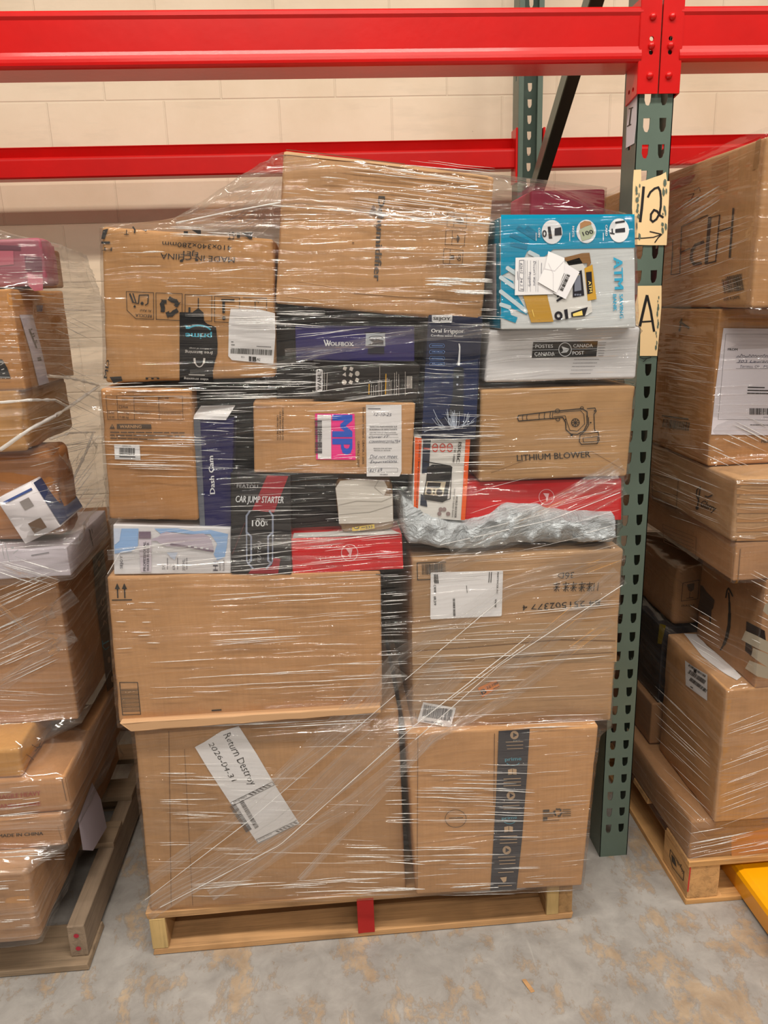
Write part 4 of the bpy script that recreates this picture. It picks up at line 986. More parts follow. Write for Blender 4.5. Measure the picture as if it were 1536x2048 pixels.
i_ = ink(bw, 'carton_seam', SEAM, FY(-.205), 0, c6); i_.line([(500, 610), (1020, 585), (1400, 560)], 0.1); i_.line([(560, 1000), (820, 905), (1180, 870), (1380, 985)], 2)
rb = mbox('red_box', 'long red box with a wing emblem partly behind the grey mailing bag', 'box', [(934, 964), (1243, 957), (1243, 1040), (930, 1048)], -.185, .26, MATS['red_carton'], r=.003, wear=.0006, seed=18)
i_ = ink(rb, 'wing_emblem', PKP, FY(-.185), 1, c6); wing(i_, 900, 1148, 46, 1, 3)
po = mbox('postal_box', 'white flat mailing box with a black bilingual post panel on its long side', 'box', [(979, 661), (1282, 652), (1272, 757), (969, 765)], -.205, .34, carton('matte_white_card', (218, 216, 218), .6, 2, .03), r=.009, wear=.002, seed=19)
i_ = ink(po, 'black_panel', flat('panel_black', (28, 26, 28), .5), FY(-.205), 1, c3); i_.poly([(486, 1168), (982, 1160), (970, 1278), (474, 1290)])
i_ = ink(po, 'printed_lettering', WHITE, FY(-.205), 2, c3)
i_.text('POSTES', (502, 1214), (637, 1211), 28, .012); i_.text('CANADA', (496, 1272), (650, 1269), 28, .012); i_.text('CANADA', (794, 1210), (943, 1207), 28, .012); i_.text('POST', (788, 1266), (876, 1263), 28, .012)
i_.line([(480, 1230), (682, 1226)], 3); i_.line([(778, 1222), (976, 1219)], 3); i_.arc(730, 1225, 48, 52, 0, 2*PI, 5, 30)
i_.poly([(703, 1200), (764, 1220), (745, 1246), (698, 1252), (716, 1232)])
i_ = ink(po, 'panel_detail', flat('panel_black', (28, 26, 28), .5), FY(-.205), 3, c3); i_.line([(712, 1232), (760, 1224)], 2.5); i_.line([(706, 1244), (752, 1236)], 2.5)
i_ = ink(po, 'printed_small_lettering', flat('grey_print', (120, 118, 124), .6), FY(-.205), 1, c3)
for q in range(5): i_.words((800-q*8, 1302+q*27), (990-q*16, 1300+q*27), 3, 5, q)
for q in range(6): i_.words((985, 1172+q*20), (1045-q*4, 1171+q*20), 3, 4, q)
# blue and white coin bank box
atm = mbox('savings_bank_box', 'blue and white toy cash machine box lying on its side with white slips', 'box', [(1001, 433), (1269, 429), (1272, 656), (1002, 659)], -.237, .25, carton('pale_grey_carton', (214, 218, 220), .3, 6, .06), r=.004, wear=.0008, seed=20)
TEAL = flat('turquoise_print', (0, 150, 190), .3)
A = FY(-.237)
i_ = ink(atm, 'blue_artwork', TEAL, A, 1, c3)
i_.poly([(238, 190), (1264, 186), (1266, 442), (640, 455), (560, 520), (440, 470), (400, 560), (350, 600), (236, 660)])
i_.poly([(238, 655), (330, 700), (360, 800), (420, 900), (440, 960), (300, 900), (330, 1010), (280, 985), (238, 940)])
i_.line([(250, 960), (345, 995)], 46)
def side_patch(parent, name, quad, Y, ya, yb, za, zb, mat, off):
    T, B = at(*quad[0], Y=Y), at(*quad[3], Y=Y); P = lambda y, t: B.lerp(T, t)+Vector((-off, y, 0))
    return child(name, [P(ya, za), P(yb, za), P(yb, zb), P(ya, zb)], [[3, 2, 1, 0]], mat, parent)
aq = [(1001, 433), (1269, 429), (1272, 656), (1002, 659)]
side_patch(atm, 'blue_side', aq, -.237, .003, .197, .01, .99, TEAL, .0012)
i_ = ink(atm, 'pale_stripes', flat('pale_grey_print', (206, 222, 230), .3), A, 2, c3)
for p in ([(238, 672), (340, 745)], [(290, 600), (380, 660)], [(460, 480), (520, 510)], [(238, 780), (430, 930)], [(240, 880), (300, 900)]): i_.line(p, 32); i_.disc(p[0][0], p[0][1], 16); i_.disc(p[1][0], p[1][1], 16)
i_ = ink(atm, 'mid_blue_stripes', flat('deep_turquoise_print', (20, 128, 166), .3), A, 2, c3)
for p in ([(372, 290), (500, 370)], [(318, 345), (440, 400)], [(440, 290), (520, 350)], [(320, 415), (430, 440)]): i_.line(p, 32)
i_ = ink(atm, 'round_pictures', WHITE, A, 3, c3)
for x, y, rx, ry in ((630, 322, 80, 92), (893, 318, 76, 90), (1145, 310, 76, 92)): i_.disc(x, y, rx, ry, 28)
i_.text('COIN', (524, 290), (524, 362), 17, .04); i_.text('NOTE', (785, 278), (785, 362), 17, .04); i_.text('CARD', (1040, 268), (1040, 352), 17, .04)
for x in (508, 766, 1024): i_.words((x, 330), (x, 388), 5, 7, x)
i_ = ink(atm, 'picture_details', flat('picture_dark', (52, 52, 58), .4), A, 4, c3); i_.poly([(596, 282), (618, 280), (632, 372), (606, 374)]); i_.arc(572, 335, 12, 22, 0, 2*PI, 10); i_.poly([(650, 295), (700, 285), (705, 345), (650, 350)])
i_.poly([(1116, 300), (1190, 290), (1192, 322), (1116, 328)]); i_.line([(1076, 330), (1108, 336)], 9); i_.line([(1092, 300), (1094, 330)], 10); i_.line([(1120, 250), (1185, 240)], 14)
for q in range(4): i_.line([(842+q*60, 720), (842+q*60, 721)], .1)
i_ = ink(atm, 'banknote_picture', flat('banknote_green', (168, 176, 150), .5), A, 4, c3); i_.poly([(838, 310), (880, 285), (930, 265), (958, 330), (920, 375), (860, 392)])
i_ = ink(atm, 'envelope_picture', flat('kraft_print', (168, 124, 84), .5), A, 4, c3); i_.poly([(846, 256), (880, 236), (925, 242), (935, 262), (880, 282), (845, 300)])
i_ = ink(atm, 'banknote_number', flat('picture_dark', (52, 52, 58), .4), A, 5, c3); i_.text('100', (868, 352), (948, 332), 32, .02, -.1)
i_ = ink(atm, 'machine_picture', flat('machine_white', (228, 226, 222), .4), A, 2, c3); i_.poly([(560, 600), (840, 520), (900, 620), (940, 935), (880, 970), (620, 1000), (600, 840)])
i_ = ink(atm, 'machine_brown', flat('machine_brown', (150, 108, 62), .4), A, 2, c3); i_.poly([(720, 520), (860, 485), (918, 482), (930, 560), (900, 610), (900, 560), (760, 580)])
i_ = ink(atm, 'machine_gold', flat('gold_print', (200, 154, 58), .35), A, 3, c3); i_.poly([(408, 812), (592, 806), (642, 1012), (470, 1018)]); i_.poly([(878, 602), (940, 572), (972, 838), (905, 850)])
i_ = ink(atm, 'machine_dark', flat('machine_black', (40, 38, 44), .35), A, 4, c3); i_.poly([(790, 640), (858, 615), (878, 810), (790, 825)]); i_.poly([(890, 632), (934, 626), (942, 788), (902, 800)]); i_.arc(680, 965, 22, 24, 0, 2*PI, 18); i_.poly([(722, 920), (748, 914), (756, 988), (734, 992)]); i_.poly([(776, 940), (905, 898), (882, 968), (780, 976)])
for q in range(3): i_.line([(670+q*26, 850-q*16), (690+q*26, 838-q*16)], 16); i_.line([(672+q*26, 818-q*16), (690+q*26, 806-q*16)], 12)
i_ = ink(atm, 'machine_lettering', flat('gold_letter', (240, 214, 120), .4), A, 5, c3); i_.text('ATM', (908, 700), (918, 785), 22, .03); i_.poly([(790, 950), (860, 925), (866, 962), (792, 970)]); i_.line([(478, 920), (492, 972)], 4); i_.line([(802, 660), (840, 650)], 3)
i_ = ink(atm, 'machine_screen', flat('screen_grey', (120, 124, 138), .4), A, 5, c3); i_.poly([(802, 660), (846, 646), (856, 770), (802, 780)]); 
for q in range(3): i_.line([(806+q*19, 805), (812+q*19, 804)], 14)
i_ = ink(atm, 'printed_lettering', flat('sky_blue_letter', (58, 162, 200), .4), A, 3, c3); i_.text('ATM', (1102, 520), (1112, 760), 72, .05); i_.text('SAVING', (1148, 800), (1152, 985), 28, .04); i_.text('BANK', (1098, 802), (1102, 930), 28, .04)
sp1 = ink(atm, 'taped_note', WHITEP, A, 6, c3); sp1.poly([(350, 520), (600, 512), (620, 560), (640, 800), (344, 808)])
i_ = ink(sub(sp1), 'handwriting', flat('pen_ink', (52, 56, 84), .6), A, 7, c3)
i_.line([(380, 540), (415, 538), (412, 776), (374, 772)], 3, True); i_.text('82612', (384, 560), (386, 640), 22, -.012, .2); i_.text('34.2.1', (384, 670), (386, 766), 22, -.012, .2)
i_.text("Doesn't want", (486, 545), (488, 735), 20, -.012, .2); i_.text('Properly', (450, 630), (452, 745), 20, -.012, .2)
for x in (426, 440, 466, 508, 524): i_.line([(x, 540), (x-2, 780)], 1.5)
i_.words((365, 625), (368, 690), 3, 5, 3); i_.words((550, 560), (548, 640), 3, 4, 4)
sp2 = ink(atm, 'folded_slip', flat('slip_white', (238, 236, 240), .55), A, 8, c3); sp2.poly([(720, 555), (842, 630), (735, 838), (640, 790)])
i_ = ink(sub(sp2), 'barcode', BLACK, A, 9, c3); i_.bars((770, 655), (712, 780), -26, 20, 8); i_.words((738, 645), (682, 765), 4, 6, 3); i_.words((725, 640), (672, 755), 3, 4, 5)
sp3 = ink(atm, 'creased_slip', flat('slip_white_bright', (244, 242, 244), .55), A, 10, c3); sp3.poly([(602, 470), (726, 522), (720, 640), (665, 790), (520, 705), (575, 600)])
i_ = ink(sub(sp3), 'crease', flat('crease_pale', (212, 208, 214), .6), A, 11, c3); i_.line([(560, 600), (650, 620), (720, 545)], 3); i_.line([(602, 560), (640, 640), (640, 770)], 2.5)
side_patch(atm, 'side_sticker', aq, -.237, .03, .13, .12, .78, flat('side_label_white', (206, 204, 214), .5), .002)

# --- top of the pile
mc = mbox('cardboard_box', 'scuffed brown box with upside down print, black promotional tape and a white shipping label', 'box', [(203, 453), (549, 478), (551, 755), (211, 766)], -.195, .36, CB4, r=.010, wear=.003, seed=21)
B_ = FY(-.195)
i_ = ink(mc, 'printed_lettering', BLACK, B_, 1, c1)
i_.text('MADE IN CHINA', (1112, 900), (542, 868), 46, .0); i_.text('410x340x280mm', (1090, 812), (556, 778), 38, .0); i_.text('EJET', (830, 862), (700, 850), 34, .02); i_.text('U', (830, 905), (690, 912), 26, 0)
i_.poly([(100, 690), (140, 680), (112, 760), (86, 760)]); i_.line([(92, 788), (148, 788)], 18); i_.text('FT', (168, 826), (92, 822), 28, .02); i_.text('ET', (1108, 708), (1060, 706), 60, .0)
i_.poly([(1128, 712), (1152, 712), (1152, 752), (1128, 752)]); i_.poly([(1160, 712), (1250, 706), (1244, 760), (1225, 760)]); i_.poly([(720, 700), (752, 700), (752, 722), (720, 722)]); i_.poly([(780, 690), (852, 692), (852, 724), (832, 724)]); i_.line([(330, 668), (345, 690), (342, 712)], 12); i_.text('T', (300, 690), (262, 688), 42, 0)
i_.poly([(400, 690), (440, 690), (430, 704)])
i_ = ink(mc, 'handling_symbols', BLACK, B_, 1, c1)
i_.line([(278, 1164), (488, 1172), (488, 1378), (352, 1372), (284, 1308)], 4, True); i_.line([(506, 1174), (708, 1180), (706, 1386), (508, 1378)], 4, True); i_.line([(730, 1186), (936, 1194), (934, 1392), (730, 1386)], 4, True)
i_.line([(956, 1200), (1148, 1210), (1148, 1404), (956, 1396)], 4, True); i_.line([(1176, 1210), (1356, 1216), (1356, 1400)], 4)
i_.text('RECICLA', (474, 1342), (350, 1334), 24, .02); i_.text('Al Azul', (472, 1304), (386, 1300), 20, .0)
i_.line([(306, 1182), (330, 1245)], 13); i_.line([(330, 1180), (352, 1245)], 9); i_.disc(343, 1278, 9); i_.disc(400, 1254, 12); i_.line([(372, 1255), (378, 1192), (448, 1190), (444, 1256), (425, 1268)], 8); i_.line([(335, 1248), (372, 1256)], 6)
recycle(i_, 612, 1280, 62, 32, .4)
i_.poly([(756, 1285), (772, 1285), (772, 1325), (756, 1325)]); i_.line([(832, 1215), (832, 1290)], 8); i_.poly([(790, 1320), (832, 1290), (870, 1325), (870, 1345), (800, 1345)])
i_.poly([(1008, 1220), (1110, 1222), (1110, 1240), (1008, 1238)]); i_.poly([(1016, 1240), (1036, 1240), (1036, 1330), (1016, 1330)]); i_.disc(1028, 1368, 14); i_.arc(1280, 1250, 14, 16, PI, 2*PI, 5); i_.line([(1268, 1250), (1270, 1330)], 5)
i_.poly([(150, 1820), (240, 1815), (250, 1850), (180, 1868)]); i_.text('m', (430, 1840), (530, 1838), 28, .02); i_.words((1190, 1848), (1300, 1838), 12, 14, 3)
i_.text('MD', (130, 1830), (150, 1690), 26, .02)
tpc = ink(mc, 'promotional_tape', flat('black_tape', (22, 21, 24), .3), B_, 2, c1); tpc.poly([(688, 1322), (872, 1326), (876, 1390), (900, 1412), (968, 1436), (980, 1560), (978, 1640), (960, 1700), (944, 1775), (946, 1868), (688, 1872)])
i_ = ink(sub(tpc), 'blue_lettering', flat('cyan_print', (64, 168, 196), .4), B_, 3, c1); i_.text('prime', (934, 1488), (734, 1482), 46, .03); i_.arc(835, 1500, 110, 76, -2.35, -.62, 11, 14); i_.poly([(738, 1450), (730, 1420), (758, 1432), (768, 1448)])
i_ = ink(sub(tpc), 'white_lettering', flat('soft_white_print', (206, 200, 196), .4), B_, 3, c1); i_.text('free listening', (942, 1626), (730, 1618), 24, .01); i_.text('millions of songs', (914, 1600), (762, 1594), 11, 0); i_.text('video streaming', (910, 1832), (722, 1824), 20, .01); i_.words((880, 1806), (760, 1802), 6, 9, 3)
i_.arc(840, 1690, 34, 52, .1, PI-.1, 8); i_.line([(802, 1680), (806, 1712)], 16); i_.line([(878, 1680), (874, 1712)], 16)
slb = ink(mc, 'shipping_label', WHITEP, B_, 2, c1); slb.poly([(1080, 1296), (1300, 1300), (1420, 1330), (1424, 1500), (1408, 1722), (1090, 1690), (1062, 1660), (1066, 1400)])
i_ = ink(sub(slb), 'printed_lettering', BLACK, B_, 3, c1); i_.bars((1398, 1612), (1078, 1596), 42, 48, 21); i_.text('IV', (1306, 1676), (1280, 1674), 22, .02); i_.text('CA', (1186, 1662), (1160, 1660), 12, .02); i_.poly([(1220, 1660), (1240, 1662), (1240, 1700), (1220, 1698)]); i_.poly([(1246, 1664), (1276, 1666), (1276, 1702), (1246, 1700)])
i_.words((1390, 1590), (1280, 1584), 4, 6, 5); i_.words((1110, 1573), (1085, 1572), 5, 6, 6); i_.words((1100, 1550), (1085, 1550), 5, 6, 6)
dh = mbox('cardboard_box', 'large tilted cardboard box lying on its side at the very top of the pile', 'box', [(567, 300), (989, 353), (964, 646), (551, 607)], -.205, .38, CB6, r=.010, wear=.003, seed=22)
D_ = FY(-.205)
i_ = ink(dh, 'printed_lettering', flat('grey_black_bold_print', (78, 72, 68), .6), D_, 1, c2); i_.text('Dehumidifier', (724, 376), (692, 940), 48, .035)
i_ = ink(dh, 'handling_symbols', FP, D_, 1, c2)
for q, (x, y) in enumerate(((1188, 480), (1176, 600), (1162, 725))):
    i_.line([(x, y), (x+128, y+12), (x+122, y+108), (x-6, y+98)], 3, True); i_.line([(x+42, y+4), (x+38, y+102)], 3)
i_.poly([(1240, 530), (1298, 532), (1296, 552), (1268, 552), (1240, 545)]); i_.poly([(1252, 630), (1268, 655), (1254, 690), (1246, 660)]); i_.line([(1248, 660), (1225, 656), (1222, 645)], 4)
i_.poly([(1208, 768), (1232, 770), (1230, 794), (1206, 792)]); i_.line([(1240, 768), (1252, 800)], 3); i_.arc(1266, 775, 9, 9, 0, 2*PI, 4, 8); i_.arc(1264, 797, 9, 9, 0, 2*PI, 4, 8)
i_ = ink(dh, 'crease', flat('tear_dark', (110, 78, 52), .8), D_, 1, c2); i_.poly([(690, 430), (708, 460), (714, 510), (655, 500)]); i_.poly([(690, 566), (722, 562), (734, 586), (718, 590)]); i_.line([(110, 64), (400, 96), (640, 130), (900, 160)], 5); i_.disc(555, 686, 8, 4)
i_ = ink(dh, 'pressed_fold', flat('fold_light', (214, 172, 128), .7), D_, 0, c2); i_.line([(120, 1045), (250, 1060), (340, 1090)], 5); i_.line([(180, 940), (420, 980), (560, 1020), (860, 1042)], 4); i_.line([(100, 88), (700, 150), (1450, 248)], 18)
i_ = ink(dh, 'crease', SEAM, D_, 1, c2); i_.line([(560, 1022), (860, 1048), (1100, 1062), (1400, 1082)], 4)

# dark parcels further in
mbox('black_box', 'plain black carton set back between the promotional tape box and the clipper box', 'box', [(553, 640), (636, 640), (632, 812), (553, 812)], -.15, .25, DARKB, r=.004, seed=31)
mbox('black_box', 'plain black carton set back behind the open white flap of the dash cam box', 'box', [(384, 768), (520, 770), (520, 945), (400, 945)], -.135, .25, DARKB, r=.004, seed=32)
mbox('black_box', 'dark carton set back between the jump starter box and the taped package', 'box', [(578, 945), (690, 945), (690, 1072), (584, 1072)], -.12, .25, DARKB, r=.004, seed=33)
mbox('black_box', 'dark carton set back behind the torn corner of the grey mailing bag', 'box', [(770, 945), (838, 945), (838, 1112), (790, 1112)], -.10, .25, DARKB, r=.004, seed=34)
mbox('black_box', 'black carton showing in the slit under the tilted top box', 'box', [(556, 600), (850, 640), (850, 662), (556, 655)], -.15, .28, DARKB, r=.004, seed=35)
w_box('black_box', 'dark filler carton added to blacken the slits behind the small brown box with the pink sticker', 'box', -.98, -.40, .115, .80, .97, 1.50, DARKB, MAIN, PILE, r=.004, seed=37)['label'] = 'dark filler carton added in the core to blacken the slits, behind the pink stickered box'  # unseen dark filler, added so the slits in front read black
w_box('black_box', 'dark filler carton added to blacken the slot between the plain box with arrows and the tall box', 'box', -1.10, -.57, .405, .95, .62, .955, DARKB, MAIN, PILE, r=.004, seed=38)  # added dark filler, hides the bright background behind the slot
w_box('pink_box', 'small pink and red parcel seen through the film behind the toy cash machine box', 'box', -.205, -.02, .22, .42, 1.42, 1.72, carton('pink_carton', (196, 60, 96), .4), MAIN, PILE, r=.01, seed=36)
# ================================================================== left pile
LP = 'parcels wrapped together on the left pallet'
CBL1 = cardboard((186, 138, 96), 21); CBL2 = cardboard((179, 136, 98), 22); CBY = cardboard((196, 144, 80), 23); CBL3 = cardboard((181, 123, 76), 24)
def corner(x, y, Y): return at(x, y, Y=Y)
a = w_box('cardboard_box', 'battered cardboard box at the bottom of the left pile', 'box', -2.05, -1.412, -.262, .45, .122, .318, CBL2, LEFT, LP, r=.02, wear=.005, seed=41)
a['label'] = 'battered cardboard box under heavy film at the bottom of the left pile'
a = w_box('cardboard_box', 'low brown box reading MADE IN CHINA, second from the bottom of the left pile', 'box', -2.05, -1.348, -.20, .50, .318, .398, CBL1, LEFT, LP, r=.010, wear=.003, seed=42)
i_ = ink(a, 'printed_lettering', BLACK, FY(-.20), 1, g4); i_.text('MADE IN CHINA', (-20, 1634), (552, 1600), 44, .03)
i_ = ink(a, 'carton_seam', SEAM, FY(-.20), 1, g4); i_.line([(815, 1440), (880, 1740)], 6); i_.line([(740, 1490), (810, 1740)], 4)
i_ = ink(a, 'shipping_label', flat('lilac_grey_paper', (176, 166, 178), .6), ('X', -1.348, 1), 2, g4); i_.poly([(1180, 930), (1290, 1140), (1368, 1500), (1190, 1800), (1060, 1792), (1000, 1400), (1060, 1240)])
a = w_box('cardboard_box', 'brown box with faded red lettering, third from the bottom of the left pile', 'box', -2.05, -1.331, -.19, .58, .400, .488, CBL1, LEFT, LP, r=.010, wear=.003, seed=43)
i_ = ink(a, 'red_lettering', flat('faded_red_print', (176, 92, 78), .7), FY(-.19), 1, g4); i_.text('FRAGILE HEAVY', (-60, 1150), (520, 1092), 62, .04); i_.text('HANDLE CARE', (-60, 1262), (520, 1222), 54, .04)
i_ = ink(a, 'carton_seam', SEAM, FY(-.19), 1, g4); i_.line([(790, 880), (850, 1160)], 10); i_.line([(830, 860), (900, 1180)], 6)
a = w_box('cardboard_box', 'small yellowish taped box with scuffed black writing on its side, under the big plain box', 'box', -2.0, -1.424, -.18, .02, .488, .562, CBY, LEFT, LP, r=.014, wear=.004, seed=44)
i_ = ink(a, 'handwriting', flat('faded_marker', (70, 50, 40), .7), ('X', -1.424, 1), 1, g4); i_.line([(410, 445), (470, 480), (530, 470)], 8); i_.line([(450, 530), (500, 470), (530, 390)], 8); i_.line([(520, 600), (560, 480), (600, 420)], 7); i_.line([(340, 570), (390, 600), (430, 640)], 6)
a = w_box('cardboard_box', 'big plain cardboard box in the left pile with black promotional tape on its side', 'box', -2.05, -1.326, -.075, .50, .562, .925, CBL1, LEFT, LP, r=.008, wear=.002, seed=45)
tpl = ink(a, 'promotional_tape', MATS['black_tape'], ('X', -1.326, 1), 2, l2); tpl.poly([(632, 870), (705, 810), (745, 1100), (775, 1750), (732, 1790), (700, 1500), (660, 1200)])
i_ = ink(sub(tpl), 'printed_symbols', TN, ('X', -1.326, 1), 3, l2)
for x, y in ((676, 912), (745, 1568), (768, 1700)): i_.disc(x, y, 10, 22)
i_.arc(700, 1175, 10, 24, 0, 2*PI, 6, 12); i_.line([(705, 1330), (712, 1300), (728, 1320)], 6)
i_ = ink(sub(tpl), 'blue_lettering', MATS['cyan_print'], ('X', -1.326, 1), 3, l2); i_.line([(700, 1440), (702, 1480), (720, 1500), (745, 1480)], 5); i_.line([(705, 1460), (742, 1440)], 9)
wb = w_box('white_box', 'plain white carton on the big box of the left pile', 'box', -1.475, -1.285, -.105, .20, .925, .990, carton('white_lilac_carton', (206, 198, 208), .45, 8, .04), LEFT, LP, r=.004, wear=.001, seed=46)
i_ = ink(wb, 'printed_lettering', flat('grey_print', (120, 118, 124), .6), FY(-.105), 1, g3); i_.words((420, 1275), (650, 1236), 12, 9, 3)
i_ = ink(wb, 'printed_lettering', flat('grey_print', (120, 118, 124), .6), ('X', -1.285, 1), 1, g3); i_.line([(1195, 930), (1245, 1150)], 14); i_.line([(1225, 920), (1240, 980)], 8)
bk = w_box('black_box', 'black box with silver line drawing beside the white carton of the left pile', 'box', -1.90, -1.480, -.12, .16, .930, .996, DARKB, LEFT, LP, r=.005, seed=47)
i_ = ink(bk, 'line_drawing', flat('silver_print', (168, 168, 172), .4), FY(-.12), 1, g3); i_.line([(25, 1150), (60, 1320)], 10); i_.line([(60, 1100), (125, 1360)], 12); i_.disc(165, 1170, 22, 16); i_.line([(180, 1250), (240, 1200)], 14); i_.line([(200, 1290), (330, 1330)], 5)
bb = w_box('tilted_box', 'tilted white box with small printed pictures and dark blue side, left pile', 'box', 0, .085, 0, .16, 0, .110, flat('box_white', (214, 208, 212), .5), None, LP, r=.002, seed=48)
p0 = at(111, 1050, Y=-.03); bb.location = p0; bb.rotation_euler = (0, math.radians(-24), 0)
def local_part(parent, name, x0, x1, z0, z1, mat, y=-.0012):
    # the tilted box has its own axes; its mesh is centred on its base
    vs_ = [(x0-.0425, y-.08, z0), (x1-.0425, y-.08, z0), (x1-.0425, y-.08, z1), (x0-.0425, y-.08, z1)]
    me = bpy.data.meshes.new(name); me.from_pydata(vs_, [], [[0, 1, 2, 3]]); me.materials.append(mat)
    o = bpy.data.objects.new(name, me); COL.objects.link(o); o.parent = parent; return o
local_part(bb, 'printed_picture', .030, .060, .012, .036, flat('photo_brown', (104, 84, 70), .5))
local_part(bb, 'printed_picture', .040, .062, .064, .084, flat('photo_grey', (140, 132, 130), .5))
local_part(bb, 'blue_lettering', .010, .078, .094, .099, flat('blue_letter_print', (70, 90, 150), .5))
V = [(.0437, -.078, .004), (.0437, .078, .004), (.0437, .078, .106), (.0437, -.078, .106)]
me = bpy.data.meshes.new('blue_side'); me.from_pydata(V, [], [[0, 1, 2, 3]]); me.materials.append(flat('navy_side', (52, 70, 112), .4)); o = bpy.data.objects.new('blue_side', me); COL.objects.link(o); o.parent = bb
LEFT.append((lambda z: [(p0.x-.02, p0.y-.08), (p0.x+.05, p0.y-.08), (p0.x+.05, p0.y+.1)], .99, 1.10))
a = w_box('cardboard_box', 'dark brown taped box under loose film folds in the upper left pile', 'box', -2.0, -1.30, -.06, .06, .998, 1.195, CBL3, LEFT, LP, r=.03, wear=.012, seed=49)
i_ = ink(a, 'printed_lettering', FP, FY(-.06), 1, g2); i_.line([(135, 640), (160, 640)], 14); i_.line([(140, 730), (170, 740)], 10)
a = w_box('cardboard_box', 'yellow brown box at the left edge, under the box with the long white label', 'box', -2.0, -1.335, -.10, .20, 1.20, 1.325, CBY, LEFT, LP, r=.015, wear=.006, seed=50)
i_ = ink(a, 'black_tape_end', MATS['black_tape'], FY(-.10), 1, g2); i_.poly([(-40, 250), (30, 250), (90, 350), (140, 490), (-40, 490)])
i_ = ink(a, 'tape_lettering', MATS['soft_white_print'], FY(-.10), 2, g2); i_.line([(5, 320), (40, 300)], 9); i_.line([(20, 380), (50, 370)], 12); i_.line([(35, 430), (60, 425)], 12)
a = w_box('cardboard_box', 'brown box with a long white label down its side, in the upper left pile', 'box', -2.0, -1.322, -.10, .22, 1.325, 1.522, cardboard((192, 136, 78), 25), LEFT, LP, r=.008, wear=.002, seed=51)
i_ = ink(a, 'long_label', flat('lilac_paper', (206, 200, 214), .5), ('X', -1.322, 1), 2, l1); i_.poly([(160, 940), (268, 940), (330, 1180), (402, 1496), (318, 1522), (250, 1240)])
i_ = ink(a, 'label_print', PT, ('X', -1.322, 1), 3, l1); i_.poly([(305, 1290), (335, 1285), (342, 1315), (312, 1320)]); i_.line([(240, 1060), (300, 1210)], 12); i_.text('ULS', (245, 1060), (290, 1180), 22, .03)
i_ = ink(a, 'blue_tape_end', flat('violet_print', (86, 76, 120), .5), ('X', -1.322, 1), 1, g1); i_.poly([(510, 1330), (600, 1330), (590, 1420), (520, 1420)])
pk2 = w_box('pink_parcel', 'rose pink printed parcel on top of the left pile', 'parcel', -1.95, -1.262, -.06, .02, 1.528, 1.618, carton('rose_carton', (152, 78, 94), .5, 3, .25), LEFT, LP, r=.012, wear=.005, seed=54)
i_ = ink(pk2, 'pink_lettering', flat('light_rose_print', (190, 98, 116), .5), FY(-.06), 1, g1); i_.poly([(-40, 570), (185, 570), (195, 760), (-40, 780)]); i_.poly([(372, 870), (600, 960), (600, 1120), (480, 1130), (400, 1060)])
i_ = ink(pk2, 'dark_band', flat('plum_print', (108, 54, 72), .5), FY(-.06), 1, g1); i_.poly([(-40, 490), (290, 500), (290, 560), (-40, 556)]); i_.poly([(340, 640), (580, 660), (590, 860), (360, 850)])
w_box('cardboard_box', 'narrow brown box behind the pink parcel on the left pile', 'box', -1.95, -1.33, .04, .26, 1.53, 1.615, CBL1, LEFT, LP, r=.01, seed=55)

# ================================================================== right pile
RP = 'parcels wrapped together on the right pallet'
CR = [cardboard(tuple(int(q*k) for q, k in zip(c, (.93, .91, .885))), 30+i) for i, c in enumerate([(200, 154, 108), (196, 146, 94), (194, 156, 116), (178, 136, 98), (190, 144, 104), (206, 160, 114), (172, 130, 94)])]
FX = lambda X: ('X', X, -1)
a = w_box('cardboard_box', 'large box with bold black outline lettering, topmost of the right pile', 'box', .141, 1.10, -.19, .75, 1.440, 1.755, CR[0], RIGHT, RP, r=.010, wear=.003, seed=61)
i_ = ink(a, 'printed_lettering', flat('soft_black_print', (70, 60, 50), .6), FX(.141), 1, r5)
i_.line([(882, 585), (850, 1000)], 17); i_.line([(755, 778), (866, 745)], 12); i_.line([(765, 640), (730, 1035), (645, 1055)], 11); i_.line([(680, 665), (650, 1050)], 28); i_.line([(680, 665), (765, 640)], 6)
i_.line([(662, 640), (440, 740), (425, 1140), (350, 1150), (365, 960)], 8); i_.line([(430, 960), (510, 925)], 10); i_.line([(365, 850), (350, 1150)], 6)
i_.line([(625, 870), (560, 895), (530, 940), (520, 1010), (545, 1060), (605, 1050)], 24)
i_.bars((800, 1310), (975, 1280), 120, 26, 3); i_.bars((820, 1190), (960, 1160), 22, 20, 4); i_.text('SIZE A (30M)', (800, 1372), (935, 1350), 26, .02)
i_ = ink(a, 'handling_symbols', FP, FX(.141), 1, r5); i_.line([(545, 430), (590, 405), (600, 440)], 5); i_.line([(495, 470), (545, 455), (520, 510), (500, 520)], 5); i_.line([(560, 490), (600, 490), (560, 525)], 5)
i_ = ink(a, 'packing_tape', flat('amber_tape', (168, 124, 78), .3), FX(.141), 0, r5); i_.poly([(700, 205), (840, 130), (830, 440), (690, 360)]); i_.poly([(1075, 10), (1120, -20), (1090, 240), (1045, 260)])
i_ = ink(a, 'red_smear', flat('rust_print', (164, 92, 66), .6), FX(.141), 0, r5); i_.poly([(350, 345), (560, 290), (520, 360), (400, 420), (340, 440)])
a = w_box('cardboard_box', 'brown box with a large white address sheet on its front, right pile', 'box', .142, 1.10, -.065, .70, 1.090, 1.437, CR[1], RIGHT, RP, r=.008, wear=.002, seed=62)
s_ = ink(a, 'address_sheet', flat('sheet_paper', (220, 214, 222), .55), FY(-.065), 2, r6); s_.poly([(706, 192), (1200, 198), (1200, 925), (622, 918), (650, 620)])
